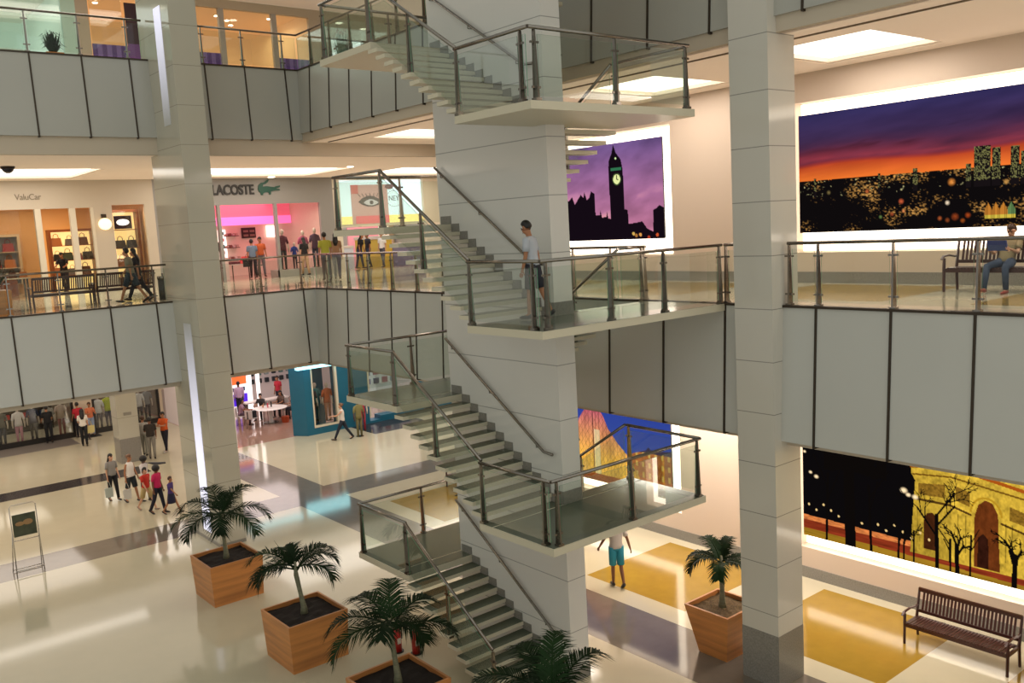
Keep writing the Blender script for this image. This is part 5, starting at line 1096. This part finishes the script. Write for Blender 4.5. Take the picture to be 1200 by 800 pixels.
person(17.05, 6.2, 0, 180, 1.68, 'second person sitting at the right frame edge on the middle level bench', ('tee', '9a8a7a'), ('shorts', '5a4a44'), 'long', HAIRB, skin='light', legs=((84, 86), (86, 80)), arms=((30, 8, 50), (30, 8, 50)), sit=.5, shoe='8a3024', fem=True)
# ground level family group
_, hh, _ = person(8.35, 32.6, G, -75, 1.66, 'long haired woman in grey top and black trousers, leftmost of the walking family', ('tee', '8a8682'), ('trousers', '141318'), 'long', skin='light', legs=((10, 2), (-8, 8)), arms=((4, 8, 20), (-4, 8, 16)), fem=True)
bag_at(hh[1], 'a8b0a8', 'pale plastic bag hanging from the leftmost walking woman', h=.32)
_, hh, _ = person(8.75, 31.9, G, -60, 1.68, 'woman in white tank top and dark skirt with her hair tied up', ('tank', 'e4dcd4'), ('shorts', '2a3034'), 'bun', HAIRL, skin='tan', legs=((14, 2), (-12, 10)), arms=((6, 10, 20), (-8, 10, 16)), fem=True, fat=1.12, shoe='1c1c20')
bag_at(hh[1], 'c4c0b8', 'white shopping bag carried by the woman in the tank top', h=.32)
person(8.8, 30.45, G, -62, 1.5, 'boy in red t-shirt and khaki shorts in the family group', ('tee', 'c03020'), ('shorts', 'b49c68'), 'short', skin='light', legs=WALK, arms=SW, shoe='8c7c70')
_, hh, _ = person(9.1, 31.5, G, -50, 1.6, 'person in white top with dark headband behind the boy in red', ('tee', 'd8d0d0'), ('trousers', '202028'), 'afro', skin='brown', legs=((6, 2), (-8, 6)), arms=SW)
tt = thing('umbrella', (9.45, 31.5, G+1.1), 'folded dark umbrella held out behind the family group', 'umbrella'); MB().loft([(9.25, 31.4, G+1.35), (9.5, 31.5, G+1.25), (9.85, 31.55, G+1.2)], [.02, .055, .03], seg=8).build('canopy', mat('umbrella_grey', '3a3c44', .6), tt); MB().tube((9.0, 31.35, G+1.42), (9.25, 31.4, G+1.35), .012, 6).build('handle', DARK, tt)
person(8.95, 29.75, G, -52, 1.62, 'woman in pink top with dark bun among the walking family', ('tee', 'c82058'), ('trousers', '1c1c2c'), 'afro', skin='brown', legs=((12, 2), (-14, 12)), arms=((0, 8, 18), (-8, 8, 14)), fem=True)
person(9.25, 29.4, G, -45, 1.28, 'small child in violet top and navy skirt, rightmost of the walking family', ('tee', '4a3472'), ('skirt', '1e1e3c'), 'short', HAIRB, skin='tan', legs=WALK, arms=((-6, 10, 10), (40, 14, 8)), fem=True)
# people before the clothes shop
person(9.05, 45.0, G, 95, 1.72, 'person all in black standing with back turned before the clothes shop', ('tee', '121214'), ('trousers', '0e0e12'), 'short', skin='tan', legs=((2, 0), (-6, 4)), arms=((10, 10, 50), (10, 10, 40)))
person(10.35, 45.0, G, 100, 1.66, 'person in red top and black trousers looking into the clothes shop', ('tee', 'b02030'), ('trousers', '14141c'), 'short', skin='tan', legs=((2, 0), (-3, 0)), arms=((10, 8, 30), (10, 8, 30)))
person(10.5, 44.2, G, -60, .85, 'toddler beside the person in red at the clothes shop', ('tee', '8c6a50'), ('trousers', '3a2c30'), 'short', skin='light', legs=((4, 0), (-4, 0)))
person(10.85, 44.95, G, -85, 1.6, 'person in orange top with raised hands by the cream shop pillar', ('tee', 'c8704a'), ('trousers', '8a98b0'), 'short', HAIRB, skin='tan', arms=((30, 8, 70), (30, 8, 70)))
tag(MB().box(10.4, 11.2, 44.55, 45.35, G, G+.015).build('door_mat', mat('mat_black', '1c181a', .8)), 'black mat on the floor by the cream pillar of the clothes shop', 'mat')
_, hh, _ = person(10.0, 42.8, G, 75, 1.68, 'long haired woman in white top and black trousers with a yellow shoulder bag', ('tee', 'd8d0c4'), ('trousers', '141418'), 'long', skin='light', legs=((4, 0), (-4, 0)), arms=((10, 8, 60), (0, 8, 20)), fem=True)
bag_at(hh[1]+Vector((.05, -.02, .35)), 'c8b878', 'yellow shoulder bag of the woman in white before the clothes shop', w=.42, h=.32)
person(11.3, 37.7, G, 75, 1.74, 'man in dark shirt and grey trousers with back turned beside the short column', ('tee', '2c241e'), ('trousers', '7c766c'), 'short', skin='brown', legs=((3, 0), (-9, 0)), arms=((24, 8, 60), (6, 8, 20)), fat=1.08)
person(11.3, 38.6, G, 60, 1.68, 'person in pale clothes behind the man in the dark shirt', ('tee', 'a8a49c'), ('trousers', '9a988c'), 'short', HAIRB, skin='tan')
person(12.1, 38.45, G, -150, 1.74, 'man in orange shirt and dark jeans talking beside the short column', ('tee', 'd05a20'), ('trousers', '1e1e2c'), 'short', skin='tan', legs=((6, 0), (-8, 0)), arms=((40, 10, 60), (25, 10, 80)), shoe='b8b0a8', fat=1.05)
# phone shop
person(17.3, 43.0, G, 80, 1.78, 'man in pale pink shirt standing before the glowing phone shop panels', ('long', 'c8a8c4'), ('trousers', '241c28'), 'short', skin='brown', legs=((2, 0), (-4, 0)), arms=((0, 8, 20), (0, 8, 20)))
def chair(x, y, z, a, label, grp):
    t = thing('cafe_chair', (x, y, z), label, 'chair', grp, rz=a)
    MB().box(-.2, .2, -.2, .2, .44, .48).build('seat', mat('chair_white', 'd8ccc4', .4), t, world=False); MB().box(-.22, -.18, -.2, .2, .48, .86).build('backrest', mat('chair_white', 'd8ccc4', .4), t, world=False)
    for a_ in (-.17, .17):
        for b_ in (-.17, .17): MB().tube((a_, b_, 0), (a_*.9, b_*.9, .44), .014, 6).build('leg', STEEL, t, world=False)
for i, (x, y, a, top, bt, hr, lb) in enumerate(((16.5, 41.05, -30, 'b08a9a', '5a4450', 'long', 'person in mauve top seated at the left of the round phone shop table'), (17.85, 41.65, 215, '3a3838', '24242c', 'short', 'person in dark top seated behind the round phone shop table'), (18.85, 41.5, 200, '6a5448', '1c1c20', 'long', 'long haired person seated at the right rear of the phone shop table'), (19.05, 40.5, 175, '8a5a50', '1e1c24', 'short', 'person seated at the right of the round phone shop table'))):
    chair(x, y, G, a, 'white chair at the round phone shop table', 'white chairs around the phone shop table')
    person(x, y, G, a, 1.68, lb, ('tee', top), ('trousers', bt), hr, skin=('tan', 'light', 'tan', 'light')[i], legs=((80, 82), (82, 80)), arms=((30, 8, 55), (30, 8, 60)), lean=8, sit=.5, fem=(hr == 'long'))
person(19.5, 42.0+1.3, G, 200, 1.72, 'person in red top standing at the rear desk of the phone shop', ('tee', 'b82838'), ('trousers', '2a2430'), 'short', skin='tan', legs=((2, 0), (-2, 0)))
tag(MB().box(16.35, 16.8, 39.9, 40.15, G+.45, G+.8).build('backpack', mat('bag_black', '18161c', .6)), 'black bag on the chair left of the round phone shop table', 'bag')
chair(16.58, 40.0, G, 30, 'empty white chair holding the black bag in the phone shop', None)
m = MB(); m.loft([(18.2, 39.9, G), (18.2, 39.9, G+.28), (18.2, 39.9, G+.3)], [.16, .2, .12], seg=10); tag(m.build('orange_bag', mat('bag_orange', 'b8481c', .6)), 'small orange bag on the floor under the round table', 'bag')
person(18.15, 34.2, G, 150, 1.66, 'woman in white sleeveless top and dark jeans striding before the teal shop', ('tank', 'd8ccc4'), ('trousers', '1c2230'), 'bun', HAIRL, skin='light', legs=((26, 2), (-24, 10)), arms=((48, 8, 40), (-14, 8, 10)), fem=True)
# middle level walkers and shoppers
person(8.35, 28.1, 0, 148, 1.68, 'person in grey green top walking before the narrow bag shop window', ('tee', '7c7660'), ('shorts', '24303c'), 'short', skin='tan', legs=WALK, arms=SW, lean=5)
person(8.75, 28.75, 0, 150, 1.66, 'person in black walking behind the one in grey green', ('tee', '1c1a20'), ('trousers', '241f28'), 'long', skin='tan', legs=WALK2, arms=SW, lean=5, fem=True)
person(9.0, 38.6, 0, -120, 1.6, 'shop assistant in black top leaning at the bag shop counter', ('tee', '16121a'), ('trousers', '201c24'), 'short', skin='tan', lean=14, arms=((40, 8, 40), (40, 8, 40)))
person(14.8, 37.4, 0, 90, 1.62, 'person with white top and black hair at the left of the pink shop entrance', ('tee', 'e0d8d8'), ('trousers', '2a2a34'), 'long', skin='light', fem=True)
_, hh, _ = person(16.3, 37.6, 0, 80, 1.68, 'person in blue grey top with a dark bag entering the pink shop', ('tee', '6a7c90'), ('trousers', '241c20'), 'short', skin='tan')
bag_at(hh[0]+Vector((0, 0, .3)), '1a1618', 'black shoulder bag by the person in blue grey top', w=.4, h=.3)
person(16.9, 38.1, 0, -95, 1.76, 'person in orange and grey standing at the centre of the pink shop', ('tee', 'b85a2c'), ('trousers', '6a6468'), 'short', skin='tan', arms=((0, 10, 20), (0, 10, 20)))
person(17.95, 36.0, 0, 95, 1.64, 'woman with long black hair and tan trousers before the pink shop window', ('tee', '1a1416'), ('trousers', 'b08c6c'), 'long', skin='light', fem=True)
person(16.05, 30.5, 0, 80, 1.78, 'person in lime yellow top and grey trousers before the crocodile sign shop', ('tee', 'a8a83c'), ('trousers', '5a5a60'), 'short', skin='tan', legs=((4, 0), (-10, 6)))
person(16.55, 30.6, 0, 60, 1.74, 'long haired person in brown top beside the one in lime yellow', ('tee', 'a07a5c'), ('trousers', '6a6a78'), 'long', skin='tan', legs=((10, 2), (-8, 6)), fem=True)
torso_form(17.45, 37.0, .3, '5c1c34', 'figure in maroon shirt and dark trousers inside the pink shop window', None, '1e2430', 1.0)
torso_form(17.98, 37.0, .3, '3c4c9c', 'small child figure in blue in the pink shop window', None, '1e2440', .66)
torso_form(18.5, 37.15, .3, 'c05a80', 'figure in pink shirt between the blue child figure and the plaid one', None, '5a3a4c', .95)
torso_form(19.0, 37.0, .3, '5a3c56', 'figure in violet plaid shirt at the right of the pink shop window', None, '2c3c5c', 1.0)
person(21.9, 38.2, 0, -60, 1.68, 'shopper in black leaning over inside the cosmetics shop', ('tee', '1c181c'), ('trousers', '2a3450'), 'long', skin='tan', fem=True, lean=14)
person(22.5, 38.4, 0, 180, 1.68, 'shopper in dark top in the middle of the cosmetics shop', ('tee', '24202a'), ('trousers', '1e2840'), 'short', skin='tan')
person(22.75, 37.5, 0, 200, 1.68, 'shopper in white top inside the cosmetics shop', ('tee', 'e8e4e4'), ('trousers', '4a4a58'), 'short', skin='light')
person(17.05, 23.6, G, 180, 1.7, 'person sitting on the ground level bench glimpsed through the stair treads', ('tee', '1c1418'), ('shorts', '201c28'), 'short', skin='tan', legs=((84, 70), (84, 88)), sit=.5, lean=-4, arms=((20, 10, 40), (20, 10, 40)))
# ------------------------------------------------------------------ lights, world, camera
area((2, 8, 18), 30, 34, 180, (.95, 1, .9))

w = bpy.data.worlds.new('World'); bpy.context.scene.world = w; w.use_nodes = True
nt = w.node_tree; bg = nt.nodes['Background']
tc = nt.nodes.new('ShaderNodeTexCoord'); sp = nt.nodes.new('ShaderNodeSeparateXYZ'); nt.links.new(tc.outputs['Generated'], sp.inputs[0])
cr = nt.nodes.new('ShaderNodeValToRGB'); nt.links.new(sp.outputs[2], cr.inputs[0])
cr.color_ramp.elements[0].color = (.275, .275, .255, 1); cr.color_ramp.elements[0].position = 0
cr.color_ramp.elements[1].color = (.235, .245, .22, 1); cr.color_ramp.elements[1].position = .9
nt.links.new(cr.outputs[0], bg.inputs[0])
ma = nt.nodes.new('ShaderNodeMath'); ma.operation = 'MULTIPLY_ADD'; ma.inputs[1].default_value = -.85; ma.inputs[2].default_value = 2.1; nt.links.new(sp.outputs[1], ma.inputs[0]); nt.links.new(ma.outputs[0], bg.inputs[1])
cam = bpy.data.cameras.new('Camera'); co = bpy.data.objects.new('Camera', cam); COL.objects.link(co)
yaw, pit, rol, f = 8.90577433e-01, 1.26571104e-01, -5.56656494e-02, 1066.18269
F = Vector((math.cos(pit)*math.cos(yaw), math.cos(pit)*math.sin(yaw), -math.sin(pit)))
Rv = F.cross(Vector((0, 0, 1))).normalized(); U = Rv.cross(F)
R2 = math.cos(rol)*Rv+math.sin(rol)*U; U2 = -math.sin(rol)*Rv+math.cos(rol)*U
M = Matrix((R2, U2, -F)).transposed().to_4x4(); M.translation = Vector((0, 0, 1.65)); co.matrix_world = M
cam.sensor_width = 36; cam.lens = 36*f/1200; cam.clip_end = 300; cam.clip_start = .05
bpy.context.scene.camera = co
vs = bpy.context.scene.view_settings; vs.view_transform = 'Standard'; vs.look = 'None'; vs.exposure = 0.0; vs.gamma = 1.0
cy = bpy.context.scene.cycles
cy.max_bounces = 8; cy.transparent_max_bounces = 24; cy.glossy_bounces = 4; cy.diffuse_bounces = 3; cy.sample_clamp_indirect = 6
